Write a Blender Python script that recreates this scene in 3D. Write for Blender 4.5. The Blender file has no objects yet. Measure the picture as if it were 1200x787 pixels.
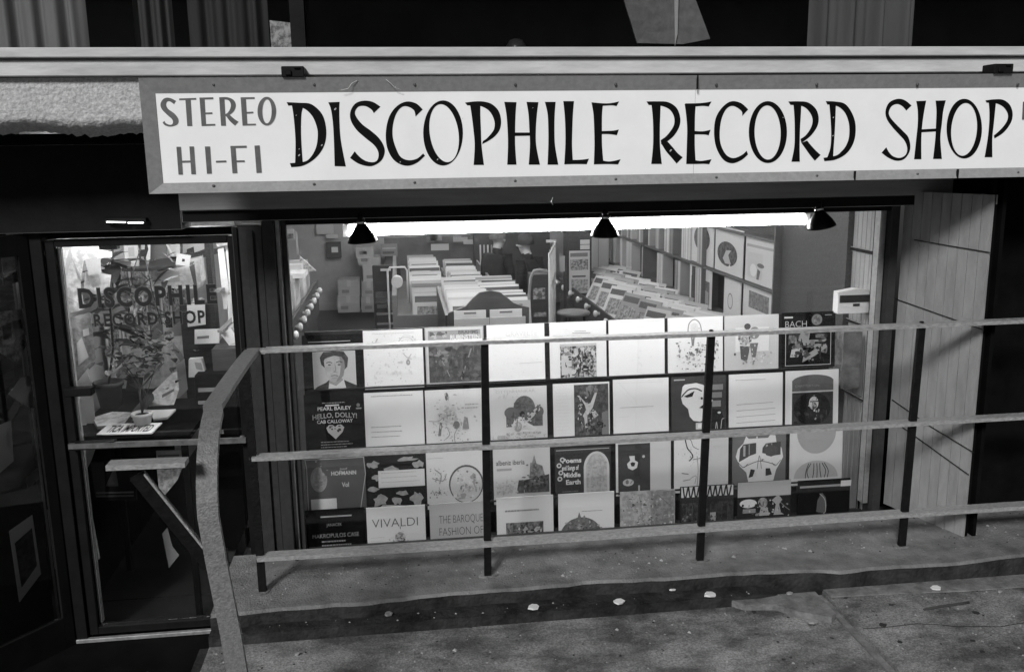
import bpy, bmesh, math, random
from mathutils import Vector, Matrix
rnd = random.Random(7)
PI = math.pi
sc = bpy.context.scene
C = sc.collection
EYE = 2.1                       # eye above the pavement; everything below is written from the eye, lifted at the end

# ------------------------------------------------------------------ camera
YAW, PITCH, ROLL, FPX = 0.12233, 0.20114, -0.0147968, 1063.1
def cam_axes():
    cy, sy = math.cos(YAW), math.sin(YAW); cp, sp = math.cos(PITCH), math.sin(PITCH); cr, sr = math.cos(ROLL), math.sin(ROLL)
    f = Vector((sy, cy, 0)); r = Vector((cy, -sy, 0)); u = Vector((0, 0, 1))
    f2 = f*cp - u*sp; u2 = u*cp + f*sp
    return r*cr + u2*sr, u2*cr - r*sr, f2
cr_, cu_, cf_ = cam_axes()
cd = bpy.data.cameras.new('camera'); cam = bpy.data.objects.new('camera', cd); C.objects.link(cam)
cd.sensor_width = 36; cd.lens = FPX/1200*36; cd.clip_end = 500; cd.clip_start = .05
cam.matrix_world = Matrix(((cr_.x, cu_.x, -cf_.x, 0), (cr_.y, cu_.y, -cf_.y, 0), (cr_.z, cu_.z, -cf_.z, 0), (0, 0, 0, 1)))
sc.camera = cam
# ------------------------------------------------------------------ light
SUN_EL, SUN_AZ, SUN_STR, SKY_STR, EXPO = 34, 26, 2.3, .014, 0.32     # a street light high over the kerb, night sky
w = bpy.data.worlds.new('World'); sc.world = w; w.use_nodes = True
nt = w.node_tree; bg = nt.nodes['Background']; sky = nt.nodes.new('ShaderNodeTexSky'); sky.sky_type = 'NISHITA'
sky.sun_disc = False; sky.sun_elevation = math.radians(SUN_EL); sky.sun_rotation = math.radians(180+SUN_AZ)
bw = nt.nodes.new('ShaderNodeRGBToBW'); nt.links.new(sky.outputs[0], bw.inputs[0]); nt.links.new(bw.outputs[0], bg.inputs[0])
bg.inputs[1].default_value = SKY_STR
sl = bpy.data.lights.new('street_light_sun', 'SUN'); sl.energy = SUN_STR; sl.angle = math.radians(12)
so = bpy.data.objects.new('street_light_sun', sl); C.objects.link(so)
el, az = math.radians(SUN_EL), math.radians(SUN_AZ)
ldir = Vector((math.sin(az)*math.cos(el), math.cos(az)*math.cos(el), -math.sin(el)))
so.rotation_euler = ldir.to_track_quat('-Z', 'Y').to_euler()
sc.view_settings.view_transform = 'Standard'; sc.view_settings.look = 'None'; sc.view_settings.exposure = EXPO; sc.view_settings.gamma = 1
sc.render.engine = 'CYCLES'
sc.cycles.max_bounces = 6; sc.cycles.transparent_max_bounces = 12

# ------------------------------------------------------------------ points from the photograph
def ray(px, py): return cf_ + cr_*((px-600)/FPX) - cu_*((py-393.5)/FPX)
def at(px, py, Y): d = ray(px, py); return d*(Y/d.y)
def atZ(px, py, Z): d = ray(px, py); return d*(Z/d.z)
def atX(px, py, X): d = ray(px, py); return d*(X/d.x)
def atP(px, py, p0, n): d = ray(px, py); return d*(Vector(p0).dot(n)/d.dot(n))

# ------------------------------------------------------------------ materials (all greys: the place is seen in black and white)
_m = {}
def mat(name, v, rough=.7, v2=None, scale=8, detail=6, bump=0, bscale=60, metal=0, spec=.4, thr=(.35, .65), wave=None, stretch=None):
    if name in _m: return _m[name]
    m = bpy.data.materials.new(name); m.use_nodes = True; t = m.node_tree; b = t.nodes['Principled BSDF']
    b.inputs['Base Color'].default_value = (v, v, v, 1); b.inputs['Roughness'].default_value = rough
    b.inputs['Metallic'].default_value = metal; b.inputs['Specular IOR Level'].default_value = spec
    tc = t.nodes.new('ShaderNodeTexCoord'); src = tc.outputs['Object']
    if stretch:
        mp = t.nodes.new('ShaderNodeMapping'); mp.inputs['Scale'].default_value = stretch; t.links.new(src, mp.inputs[0]); src = mp.outputs[0]
    if v2 is None: v2 = v*.86; 
    n = t.nodes.new('ShaderNodeTexNoise'); n.inputs['Scale'].default_value = scale; n.inputs['Detail'].default_value = detail
    n.inputs['Roughness'].default_value = .65
    t.links.new(src, n.inputs['Vector'])
    r = t.nodes.new('ShaderNodeValToRGB'); r.color_ramp.elements[0].position = thr[0]; r.color_ramp.elements[1].position = thr[1]
    r.color_ramp.elements[0].color = (v2, v2, v2, 1); r.color_ramp.elements[1].color = (v, v, v, 1)
    t.links.new(n.outputs[0], r.inputs[0]); t.links.new(r.outputs[0], b.inputs['Base Color'])
    if bump:
        n2 = t.nodes.new('ShaderNodeTexNoise'); n2.inputs['Scale'].default_value = bscale; n2.inputs['Detail'].default_value = 5
        t.links.new(src, n2.inputs['Vector'])
        bn = t.nodes.new('ShaderNodeBump'); bn.inputs['Strength'].default_value = bump; bn.inputs['Distance'].default_value = .02
        t.links.new(n2.outputs[0], bn.inputs['Height']); t.links.new(bn.outputs[0], b.inputs['Normal'])
    _m[name] = m; return m
def emis(name, s, v=1):
    m = bpy.data.materials.new(name); m.use_nodes = True; b = m.node_tree.nodes['Principled BSDF']
    b.inputs['Base Color'].default_value = (v, v, v, 1); b.inputs['Emission Color'].default_value = (1, 1, 1, 1)
    b.inputs['Emission Strength'].default_value = s; return m
def glass(name, haze=.05, refl=1.0, dscale=3):
    m = bpy.data.materials.new(name); m.use_nodes = True; t = m.node_tree
    for n in list(t.nodes): t.nodes.remove(n)
    o = t.nodes.new('ShaderNodeOutputMaterial'); tr = t.nodes.new('ShaderNodeBsdfTransparent'); gl = t.nodes.new('ShaderNodeBsdfGlossy')
    gl.inputs['Roughness'].default_value = .01; gl.inputs['Color'].default_value = (refl,)*3+(1,)
    fr = t.nodes.new('ShaderNodeFresnel'); fr.inputs[0].default_value = 1.45; mx = t.nodes.new('ShaderNodeMixShader')
    t.links.new(fr.outputs[0], mx.inputs[0]); t.links.new(tr.outputs[0], mx.inputs[1]); t.links.new(gl.outputs[0], mx.inputs[2])
    df = t.nodes.new('ShaderNodeBsdfDiffuse'); df.inputs[0].default_value = (.6, .6, .6, 1)  # thin pale layer puts the haze on the panes into the material
    tl = t.nodes.new('ShaderNodeBsdfTranslucent'); tl.inputs[0].default_value = (.6, .6, .6, 1)
    ad = t.nodes.new('ShaderNodeMixShader'); t.links.new(df.outputs[0], ad.inputs[1]); t.links.new(tl.outputs[0], ad.inputs[2])
    tc = t.nodes.new('ShaderNodeTexCoord'); n = t.nodes.new('ShaderNodeTexNoise'); n.inputs['Scale'].default_value = dscale; n.inputs['Detail'].default_value = 8
    n.inputs['Roughness'].default_value = .7
    t.links.new(tc.outputs['Object'], n.inputs['Vector'])
    mr = t.nodes.new('ShaderNodeMapRange'); mr.inputs[1].default_value = .35; mr.inputs[2].default_value = .7
    mr.inputs[3].default_value = haze*.5; mr.inputs[4].default_value = haze*1.6; t.links.new(n.outputs[0], mr.inputs[0])
    m2 = t.nodes.new('ShaderNodeMixShader'); t.links.new(mr.outputs[0], m2.inputs[0]); t.links.new(mx.outputs[0], m2.inputs[1]); t.links.new(ad.outputs[0], m2.inputs[2])
    t.links.new(m2.outputs[0], o.inputs[0]); return m

M_STUCCO = mat('stucco', .58, .95, .34, 90, bump=.5, bscale=60)
M_CORN = mat('painted_stone', .62, .8, .44, 7, bump=.15, bscale=30, stretch=(.4, 1, 2))
M_BLACK = mat('black_paint', .010, .6, .006, 10, bump=.05, spec=.12)
M_SHADEBLACK = mat('shade_black', .006, .95, .003, 6, spec=.05)  # near-black: puts recess shade into the colour; also black table and counter
M_BEAM = mat('dark_metal_beam', .30, .6, .2, 4, stretch=(.3, 1, 3), bump=.05)
M_JAMB = mat('grey_anodised_frame', .04, .5, .028, 30, spec=.2)
M_JAMBL = mat('pale_metal_edge', .42, .4, .3, 30, metal=.3)
M_SIGNFR = mat('sign_frame_metal', .30, .6, .24, 40, bump=.05)
M_FACE = mat('sign_face_acrylic', .72, .4, .66, 5, detail=12)
M_FACE.node_tree.nodes['Principled BSDF'].inputs['Emission Color'].default_value = (1, 1, 1, 1); M_FACE.node_tree.nodes['Principled BSDF'].inputs['Emission Strength'].default_value = .13
M_LET = mat('sign_letter_black', .03, .6, .004, 14, thr=(.7, .8), spec=.1)
M_LETG = mat('sign_letter_grey', .13, .6, .09, 25)
M_RAILM = mat('worn_lit_rail_paint', .36, .38, .19, 90, detail=12, bump=.35, bscale=160, thr=(.32, .62), stretch=(.5,1,1))  # worn railing paint, lightened: brightness of the lit tops is in the colour
M_RAILE = mat('worn_shaded_end_paint', .21, .4, .11, 80, detail=12, bump=.35, bscale=160, thr=(.3, .65))  # darker copy of the rail paint for the less lit end rail
M_POST = mat('shaded_iron', .009, .55, .005, 30, bump=.2, bscale=60, spec=.15)  # railing paint darkened so the upright faces look shaded
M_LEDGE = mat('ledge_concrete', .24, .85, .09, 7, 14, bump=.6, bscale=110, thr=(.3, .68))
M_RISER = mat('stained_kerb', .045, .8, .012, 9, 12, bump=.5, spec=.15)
M_CHIP = mat('pale_concrete', .24, .85, .10, 14, detail=12, bump=.5, bscale=100)
M_TUBE = emis('fluorescent_tube', 54)
M_CEILT = emis('ceiling_tube', 62); M_DOORFILL = emis('door_fill_tube', 95)
M_WHITE = mat('white_enamel', .75, .4, .7, 4)
M_INWALL = mat('shop_wall', .42, .85, .34, 3)
M_INDARK = mat('brown_panel', .085, .6, .05, 5, stretch=(6, 6, .6))
M_FLOOR = mat('shop_floor', .03, .35, .015, 3, spec=.2)
M_CARD = mat('cardboard', .42, .8, .36, 5)
M_WOOD = mat('shelf_wood', .16, .5, .1, 4, stretch=(1, .4, 6))
M_WOODD = mat('dark_wood', .03, .45, .03, 4, stretch=(1, .4, 6))
M_PLAST = mat('clear_plastic_edge', .5, .3)

def pavement_mat():
    m = bpy.data.materials.new('pavement_asphalt'); m.use_nodes = True; t = m.node_tree; b = t.nodes['Principled BSDF']
    b.inputs['Roughness'].default_value = .75
    tc = t.nodes.new('ShaderNodeTexCoord')
    def noise(s, d, lo, hi, st=None):
        src = tc.outputs['Object']
        if st:
            mp = t.nodes.new('ShaderNodeMapping'); mp.inputs['Scale'].default_value = st; t.links.new(src, mp.inputs[0]); src = mp.outputs[0]
        n = t.nodes.new('ShaderNodeTexNoise'); n.inputs['Scale'].default_value = s; n.inputs['Detail'].default_value = d; n.inputs['Roughness'].default_value = .7
        t.links.new(src, n.inputs['Vector'])
        r = t.nodes.new('ShaderNodeMapRange'); r.inputs[1].default_value = lo; r.inputs[2].default_value = hi; t.links.new(n.outputs[0], r.inputs[0]); return r.outputs[0]
    big = noise(3.4, 16, .40, .62, (.85, 1.3, 1)); fine = noise(130, 10, .40, .62); gum = noise(16, 2, .68, .72)
    mx = t.nodes.new('ShaderNodeMix'); mx.data_type = 'RGBA'; mx.inputs['A'].default_value = (.11, .11, .11, 1); mx.inputs['B'].default_value = (.44, .44, .44, 1)
    t.links.new(big, mx.inputs['Factor'])
    m2 = t.nodes.new('ShaderNodeMix'); m2.data_type = 'RGBA'; m2.blend_type = 'MULTIPLY'; m2.inputs['Factor'].default_value = .62
    t.links.new(mx.outputs['Result'], m2.inputs['A']); t.links.new(fine, m2.inputs['B'])
    m3 = t.nodes.new('ShaderNodeMix'); m3.data_type = 'RGBA'; m3.inputs['B'].default_value = (.02, .02, .02, 1)
    t.links.new(gum, m3.inputs['Factor']); t.links.new(m2.outputs['Result'], m3.inputs['A']); t.links.new(m3.outputs['Result'], b.inputs['Base Color'])
    bn = t.nodes.new('ShaderNodeBump'); bn.inputs['Strength'].default_value = .4; bn.inputs['Distance'].default_value = .01
    t.links.new(fine, bn.inputs['Height']); t.links.new(bn.outputs[0], b.inputs['Normal'])
    return m
M_PAVE = pavement_mat()

# ------------------------------------------------------------------ mesh builder
class MB:
    def __init__(s): s.v = []; s.f = []; s.m = []; s.sm = []
    def add(s, vs, fs, m=0, smooth=False):
        o = len(s.v); s.v += [Vector(p) for p in vs]
        for f in fs: s.f.append([i+o for i in f]); s.m.append(m); s.sm.append(smooth)
        return s
    def box(s, a, b, m=0, R=None, c=None):
        x0, y0, z0 = [min(a[i], b[i]) for i in range(3)]; x1, y1, z1 = [max(a[i], b[i]) for i in range(3)]
        vs = [Vector(p) for p in ((x0,y0,z0),(x1,y0,z0),(x1,y1,z0),(x0,y1,z0),(x0,y0,z1),(x1,y0,z1),(x1,y1,z1),(x0,y1,z1))]
        if R: cc = Vector(c) if c else sum(vs, Vector())/8; vs = [cc + R @ (p-cc) for p in vs]
        return s.add(vs, [(0,3,2,1),(4,5,6,7),(0,1,5,4),(1,2,6,5),(2,3,7,6),(3,0,4,7)], m)
    def prism(s, pts, off, m=0):            # closed outline (3D points) pushed by off
        n = len(pts); off = Vector(off); p = [Vector(q) for q in pts]
        return s.add(p+[q+off for q in p], [tuple(range(n)), tuple(range(2*n-1, n-1, -1))]+[(i, i+n, (i+1) % n+n, (i+1) % n) for i in range(n)], m)
    def bar(s, a, b, wx, wz, m=0, up=(0,0,1)):   # straight flat bar from a to b
        a, b = Vector(a), Vector(b); d = (b-a).normalized(); u = Vector(up); r = d.cross(u).normalized(); u = r.cross(d)
        q = [r*wx/2+u*wz/2, -r*wx/2+u*wz/2, -r*wx/2-u*wz/2, r*wx/2-u*wz/2]
        return s.add([a+k for k in q]+[b+k for k in q], [(0,1,2,3),(7,6,5,4)]+[(i, i+4, (i+1) % 4+4, (i+1) % 4) for i in range(4)], m)
    def sweep(s, path, side, wx, wz, m=0):  # flat bar bent along a path lying in the plane normal to side
        P = [Vector(p) for p in path]; sd = Vector(side).normalized(); vs = []; fs = []
        for i, p in enumerate(P):
            d = (P[min(i+1, len(P)-1)]-P[max(i-1, 0)]).normalized(); u = sd.cross(d).normalized()
            vs += [p+sd*wx/2+u*wz/2, p-sd*wx/2+u*wz/2, p-sd*wx/2-u*wz/2, p+sd*wx/2-u*wz/2]
        for i in range(len(P)-1):
            for k in range(4): fs.append((i*4+k, i*4+(k+1) % 4, i*4+4+(k+1) % 4, i*4+4+k))
        fs += [(3,2,1,0), tuple(len(vs)-4+k for k in range(4))]
        return s.add(vs, fs, m)
    def tube(s, path, r, m=0, n=10, smooth=True):
        P = [Vector(p) for p in path]; vs = []; fs = []
        rs = r if isinstance(r, (list, tuple)) else [r]*len(P); ref = None
        for i, p in enumerate(P):
            d = (P[min(i+1, len(P)-1)]-P[max(i-1, 0)]).normalized()
            if ref is None: ref = d.orthogonal().normalized()
            a = (ref-d*ref.dot(d)).normalized(); ref = a; b = d.cross(a)
            vs += [p+(a*math.cos(t)+b*math.sin(t))*rs[i] for t in [2*PI*k/n for k in range(n)]]
        for i in range(len(P)-1):
            for k in range(n): fs.append((i*n+k, i*n+(k+1) % n, i*n+n+(k+1) % n, i*n+n+k))
        s.add(vs, fs, m, smooth); o = len(s.v)-len(vs)
        s.f += [[o+k for k in range(n-1, -1, -1)], [o+len(vs)-n+k for k in range(n)]]; s.m += [m, m]; s.sm += [False, False]; return s
    def lathe(s, c, prof, m=0, n=24, axis=None, caps=True):   # prof (r, h) about axis through c
        c = Vector(c); ax = Vector(axis or (0,0,1)).normalized(); a = ax.orthogonal().normalized(); b = ax.cross(a); vs = []; fs = []
        for r, h in prof: vs += [c+ax*h+(a*math.cos(t)+b*math.sin(t))*r for t in [2*PI*k/n for k in range(n)]]
        for i in range(len(prof)-1):
            for k in range(n): fs.append((i*n+k, i*n+(k+1) % n, i*n+n+(k+1) % n, i*n+n+k))
        s.add(vs, fs, m, True); o = len(s.v)-len(vs)
        if caps:
            s.f += [[o+k for k in range(n-1, -1, -1)], [o+len(vs)-n+k for k in range(n)]]; s.m += [m, m]; s.sm += [False, False]
        return s
    def quad(s, a, b, c, d, m=0): return s.add([a, b, c, d], [(0,1,2,3)], m)
    def build(s, name, mats, parent=None, bev=0, origin=None):
        if not isinstance(mats, (list, tuple)): mats = [mats]
        if parent is not None: o = WL[parent.name]
        elif origin is not None: o = Vector(origin)
        else:
            xs = [v.x for v in s.v]; ys = [v.y for v in s.v]; o = Vector(((min(xs)+max(xs))/2, (min(ys)+max(ys))/2, min(v.z for v in s.v)))
        me = bpy.data.meshes.new(name); me.from_pydata([v-o for v in s.v], [], s.f)
        used = sorted(set(s.m)); idx = {k: i for i, k in enumerate(used)}
        for k in used: me.materials.append(mats[k])
        for p, k, q in zip(me.polygons, s.m, s.sm): p.material_index = idx[k]; p.use_smooth = q
        if bev:
            bm = bmesh.new(); bm.from_mesh(me); bmesh.ops.bevel(bm, geom=[e for e in bm.edges], offset=bev, segments=1, affect='EDGES', clamp_overlap=True); bm.to_mesh(me); bm.free()
        ob = bpy.data.objects.new(name, me); C.objects.link(ob)
        if parent is not None: ob.parent = parent; WL[ob.name] = WL[parent.name]
        else: ob.location = o; WL[ob.name] = o
        return ob
WL = {}
def thing(name, label, cat, loc, group=None):
    o = bpy.data.objects.new(name, None); C.objects.link(o); o.location = loc; o.empty_display_size = .1; WL[o.name] = Vector(loc)
    return tag(o, label, cat, group)
def tag(o, label, cat, group=None):
    o['label'] = label; o['category'] = cat
    if group: o['group'] = group
    return o
def struct(o, kind='structure'): o['kind'] = kind; return o
def copy_thing(root, loc, label=None):
    r = root.copy(); C.objects.link(r); r.location = loc; WL[r.name] = Vector(loc)
    if label: r['label'] = label
    for ch in list(root.children):
        c = ch.copy(); C.objects.link(c); c.parent = r
        for g in ch.children:
            d = g.copy(); C.objects.link(d); d.parent = c
    return r

# ------------------------------------------------------------------ lettering
_t = {}
def text_mesh(s, bold=0.0, space=1.0):
    k = (s, bold, space)
    if k in _t: return _t[k]
    cu = bpy.data.curves.new('t', 'FONT'); cu.body = s; cu.align_x = 'CENTER'; cu.size = 1; cu.space_character = space; cu.resolution_u = 3; cu.offset = bold
    ob = bpy.data.objects.new('t', cu); C.objects.link(ob)
    dg = bpy.context.evaluated_depsgraph_get(); dg.update(); me = ob.evaluated_get(dg).to_mesh()
    vs = [(v.co.x, v.co.y) for v in me.vertices]; fs = [tuple(p.vertices) for p in me.polygons]
    ob.evaluated_get(dg).to_mesh_clear(); bpy.data.objects.remove(ob); bpy.data.curves.remove(cu)
    _t[k] = (vs, fs); return _t[k]
def spline(pts, n):
    P = [Vector((p[0], p[1])) for p in pts]
    if len(P) == 2: return [P[0].lerp(P[1], i/(n-1)) for i in range(n)]
    out = []
    for i in range(n):
        t = i/(n-1)*(len(P)-1); k = min(int(t), len(P)-2); u = t-k
        p0, p1, p2, p3 = P[max(k-1, 0)], P[k], P[k+1], P[min(k+2, len(P)-1)]
        out.append(.5*((2*p1)+(p2-p0)*u+(2*p0-5*p1+4*p2-p3)*u*u+(3*p1-p0-3*p2+p3)*u*u*u))
    return out

# ================================================================== THE SETTING
def pavement():
    b = MB(); z = -2.1
    def sheet(x0, y0, x1, y1, zz, m=0):
        b.quad((x0,y0,zz), (x1,y0,zz), (x1,y1,zz), (x0,y1,zz), m)
    sheet(-.89, -30, 1.9, 3.745, z); sheet(1.93, -30, 30, 3.77, z+.03); sheet(-30, -30, -.89, 1.5, z); sheet(-30, 1.5, -2.3, 3.9, z)
    b.quad((1.93,-30,z+.03), (1.93,3.77,z+.03), (1.93,3.77,z-.05), (1.93,-30,z-.05), 0)
    struct(b.build('pavement', [M_PAVE]))
    b = MB(); b.box((1.9, 3.0, z-.05), (1.93, 3.77, z+.012)); b.box((1.9, -6, z-.05), (1.93, 2.99, z+.010))
    struct(b.build('pavement_joint', [M_CHIP]))
    # chipped pale concrete strip at the foot of the kerb, on the right
    b = MB(); pts = [(1.45,3.77),(1.52,3.70),(1.66,3.68),(1.74,3.60),(1.86,3.53),(1.895,3.56),(1.895,3.77)]
    b.prism([(x, y, z+.002) for x, y in pts], (0,0,.03)); 
    pts = [(1.935,3.772),(1.94,3.70),(2.2,3.69),(2.6,3.66),(3.2,3.655),(5,3.65),(5,3.772)]
    b.prism([(x, y, z+.032) for x, y in pts], (0,0,.006)); struct(b.build('concrete_patch', [M_CHIP]))
    # ledge under the shop window: a worn slab with an uneven front edge, and a low dark step before it
    b = MB(); n = 90; r2 = random.Random(3); edge = []
    for i in range(n+1):
        x = -.89+ (6.9)*i/n; yy = 3.84 + .02*math.sin(x*2.1)+ .008*math.sin(x*9)+r2.uniform(-.006, .006) - (.03 if x > 2 else 0)
        edge.append((x, yy))
    for i in range(n):
        (xa, ya), (xb, yb) = edge[i], edge[i+1]
        b.quad((xa,ya+.012,-1.985), (xb,yb+.012,-1.985), (xb,4.42,-1.985), (xa,4.42,-1.985), 0)
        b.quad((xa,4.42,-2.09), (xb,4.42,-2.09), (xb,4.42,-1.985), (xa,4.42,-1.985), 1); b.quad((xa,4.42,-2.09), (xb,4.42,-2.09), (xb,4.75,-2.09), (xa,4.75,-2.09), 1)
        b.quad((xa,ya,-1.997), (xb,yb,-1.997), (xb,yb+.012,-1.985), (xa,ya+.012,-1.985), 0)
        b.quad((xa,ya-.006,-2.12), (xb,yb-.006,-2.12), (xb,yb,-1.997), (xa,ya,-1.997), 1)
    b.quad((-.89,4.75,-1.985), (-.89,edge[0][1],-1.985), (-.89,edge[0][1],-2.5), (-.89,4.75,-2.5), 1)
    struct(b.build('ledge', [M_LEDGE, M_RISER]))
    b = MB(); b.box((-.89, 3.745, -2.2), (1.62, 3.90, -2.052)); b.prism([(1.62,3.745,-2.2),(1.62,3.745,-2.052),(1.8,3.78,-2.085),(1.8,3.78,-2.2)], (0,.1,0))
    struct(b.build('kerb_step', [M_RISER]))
    # steps down to the door
    b = MB()
    for i in range(3): b.box((-2.3, 1.5+.3*i, -2.6), (-.895, 1.8+.3*i-.001, -2.1-.1*(i+1)))
    b.box((-2.3, 2.4, -2.6), (-.895, 5.2, -2.47)); struct(b.build('steps', [M_SHADEBLACK]))
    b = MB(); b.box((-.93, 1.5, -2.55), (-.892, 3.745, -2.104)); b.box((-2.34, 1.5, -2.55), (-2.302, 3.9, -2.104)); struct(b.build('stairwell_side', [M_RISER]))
pavement()
b = MB(); b.box((-1.8, 4.99, -2.46), (2.75, 14.6, -2.5)); b.box((-1.8, 4.75, -2.462), (-.6, 4.985, -2.5)); struct(b.build('shop_floor', [M_FLOOR]))

# ------------------------------------------------------------------ the building
BLD = thing('shop_building', 'stuccoed building front with a recessed shop window and door below an upper window row', 'building', (0.6, 4.6, -2.1))
def P(name, bld, mats, parent=BLD, bev=0): return bld.build(name, mats, parent, bev)
# stucco band left of the sign with a ragged, rounded lower edge
b = MB(); nx, nz = 420, 30; r3 = random.Random(5)
cols = []
for i in range(nx+1):
    x = -6+ 7.2*i/nx if i else -6; rag = .006*math.sin(x*7)+.005*math.sin(x*17+1)+r3.uniform(-.008, .008); col = []
    for k in range(nz+1):
        t = k/nz; z = .315-.220*t + rag*t*t
        y = 3.985 + r3.uniform(-1, 1)*(.0010+.006*max(0,(t-.4)/.6)**2) + (.10*((t-.72)/.28)**2 if t > .72 else 0)
        col.append((x, y, z))
    cols.append(col)
vs = [p for c in cols for p in c]; fs = []
for i in range(nx):
    for k in range(nz): a = i*(nz+1)+k; fs.append((a, a+1, a+nz+2, a+nz+1))
b.add(vs, fs, 0, True); b.box((-6, 4.1, .11), (5.5, 4.2, .315), 1); b.box((1.2, 3.99, .06), (5.5, 4.098, .315), 1); P('stucco_fascia', b, [M_STUCCO, M_SHADEBLACK])
b = MB(); b.box((-6, 3.95, .318), (6, 4.12, .378)); b.box((-6, 3.965, .379), (6, 4.12, .386), 1); b.box((-6, 3.925, .387), (6, 4.12, .425)); P('cornice', b, [M_CORN, M_BLACK], bev=.003)
# soffit and lintel beam over the recess
b = MB(); b.box((-6, 4.2, .06), (6, 4.7, .10)); P('soffit', b, [M_SHADEBLACK])
b = MB(); b.box((-1.02, 4.47, -.255), (2.9, 4.7, .058), 0); b.box((-1.02, 4.50, -.312), (2.9, 4.7, -.257), 1); b.box((-6, 4.5, -.345), (-1.023, 4.7, .058), 1)
P('lintel', b, [M_BEAM, M_BLACK], bev=.003)
# interior shell
b = MB(); b.box((-1.9, 4.75, -2.5), (-1.8, 14.6, .4)); b.box((-1.9, 14.6, -2.5), (2.85, 14.7, .4)); b.box((2.75, 4.98, -2.5), (2.85, 14.6, .4)); P('interior_wall', b, [M_INWALL])
b = MB(); b.box((-1.9, 4.72, .3), (2.85, 14.7, .4)); P('ceiling', b, [M_WHITE])
# pillar between door and window
b = MB(); b.box((-.80, 4.53, -2.47), (-.66, 4.75, -.34)); b.box((-.655, 4.50, -2.088), (-.60, 4.75, -.314)); b.box((-.795, 4.515, -2.47), (-.775, 4.529, -.34), 1)
b.box((-.73, 4.51, -2.3), (-.70, 4.529, -.36), 0); P('pillar', b, [M_JAMB, M_BLACK], bev=.002)
# window frame
b = MB(); b.box((-.598, 4.55, -2.088), (-.575, 4.66, -.314), 1); b.box((-.573, 4.57, -2.088), (-.548, 4.62, -.314), 0)
b.box((2.60, 4.55, -2.088), (2.645, 4.66, -.314), 0); b.box((2.565, 4.6, -2.0), (2.598, 4.66, -.316), 1)
b.box((-.547, 4.57, -2.12), (2.6, 4.64, -2.07), 0); b.box((-.547, 4.56, -.34), (2.6, 4.64, -.314), 2)
wf = P('window_frame', b, [M_JAMB, M_JAMBL, M_BLACK], bev=.002)
b = MB(); b.box((-.56, 4.594, -2.075), (2.6, 4.602, -.33)); P('window_pane', b, [glass('window_glass', .004)], wf)
b = MB(); b.box((-.547, 4.66, -2.25), (2.56, 4.68, -2.08)); b.box((-.56, 4.701, -2.25), (2.75, 5.1, -2.22)); P('display_floor', b, [M_WOODD])
b = MB(); b.box((-.66, 4.75, -2.5), (-.56, 4.80, -2.26), 0); b.box((-.56, 5.1, -2.5), (2.75, 5.12, -2.05), 0); P('display_back', b, [M_WOODD])
# dark reveal piece and board lining at the right of the display
b = MB(); b.box((2.60, 5.02, -2.46), (2.66, 5.92, -.0), 0); P('side_panel', b, [mat('brown_leatherette', .085, .55, .05, 60, bump=.1)])
b = MB()
for i in range(7): b.box((2.632+.0*i, 4.668+.05*i, -2.2), (2.66, 4.668+.05*i+.046, -.31), 0)
b.box((2.618, 4.66, -.60), (2.631, 5.018, -.575), 1); b.box((2.612, 4.74, -2.2), (2.631, 4.755, -.31), 1); b.box((2.618, 4.66, -1.45), (2.631, 5.018, -1.43), 1); b.box((2.618, 4.66, -1.02), (2.631, 5.018, -1.0), 1); b.box((2.655, 4.66, -2.2), (2.70, 5.02, -.3), 1)
P('board_lining', b, [mat('pale_boards', .40, .6, .27, 5, stretch=(1, 30, .4)), M_BLACK], bev=.003)
# splayed outer return wall of boards, right of the window
A, B_ = Vector((2.67, 4.56, 0)), Vector((2.83, 4.06, 0)); wd = (B_-A).normalized(); wn = Vector((-wd.y, wd.x, 0)); wn = wn if wn.x < 0 else -wn
b = MB(); n = 9; L_ = (B_-A).length
for i in range(n):
    a0 = A+wd*(L_*i/n+.0016); a1 = A+wd*(L_*(i+1)/n-.0016)
    b.prism([(a0.x, a0.y, -1.99), (a1.x, a1.y, -1.99), (a1.x-wn.x*.03, a1.y-wn.y*.03, -1.99), (a0.x-wn.x*.03, a0.y-wn.y*.03, -1.99)], (0,0,1.75), 0)
q = -wn*.012
b.prism([(A.x+q.x, A.y+q.y, -1.985), (B_.x+q.x, B_.y+q.y, -1.985), (B_.x-wn.x*.029, B_.y-wn.y*.029, -1.985), (A.x-wn.x*.029, A.y-wn.y*.029, -1.985)], (0,0,1.7), 1)
b.box((B_.x+.004, 4.065, -1.985), (B_.x+.016, 4.1, -.1), 1)
rw = P('return_wall', b, [mat('whitewashed_boards', .32, .8, .24, 6, detail=14, stretch=(3, 3, .8), bump=.35, bscale=90), M_SHADEBLACK])
for (x0, y0, x1, y1) in ((1072,281,1162,296),(1050,350,1152,386),(1046,468,1092,500),(1048,493,1136,556),(1092,500,1142,530)):
    b = MB(); p0 = atP(x0, y0, A, wn); p1 = atP(x1, y1, A, wn); b.tube([p0+wn*.004, p1+wn*.004], .0024, 0, 6); P('cable', b, [M_BLACK], rw)
b = MB(); b.box((2.90, 4.4, -1.984), (6, 4.5, .059)); b.box((2.88, 4.06, -1.984), (2.899, 4.5, .059)); P('dark_reveal', b, [M_SHADEBLACK])
b = MB(); b.box((-6, 4.5, -2.6), (-2.35, 4.6, -.346)); P('side_wall', b, [M_SHADEBLACK])
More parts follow.
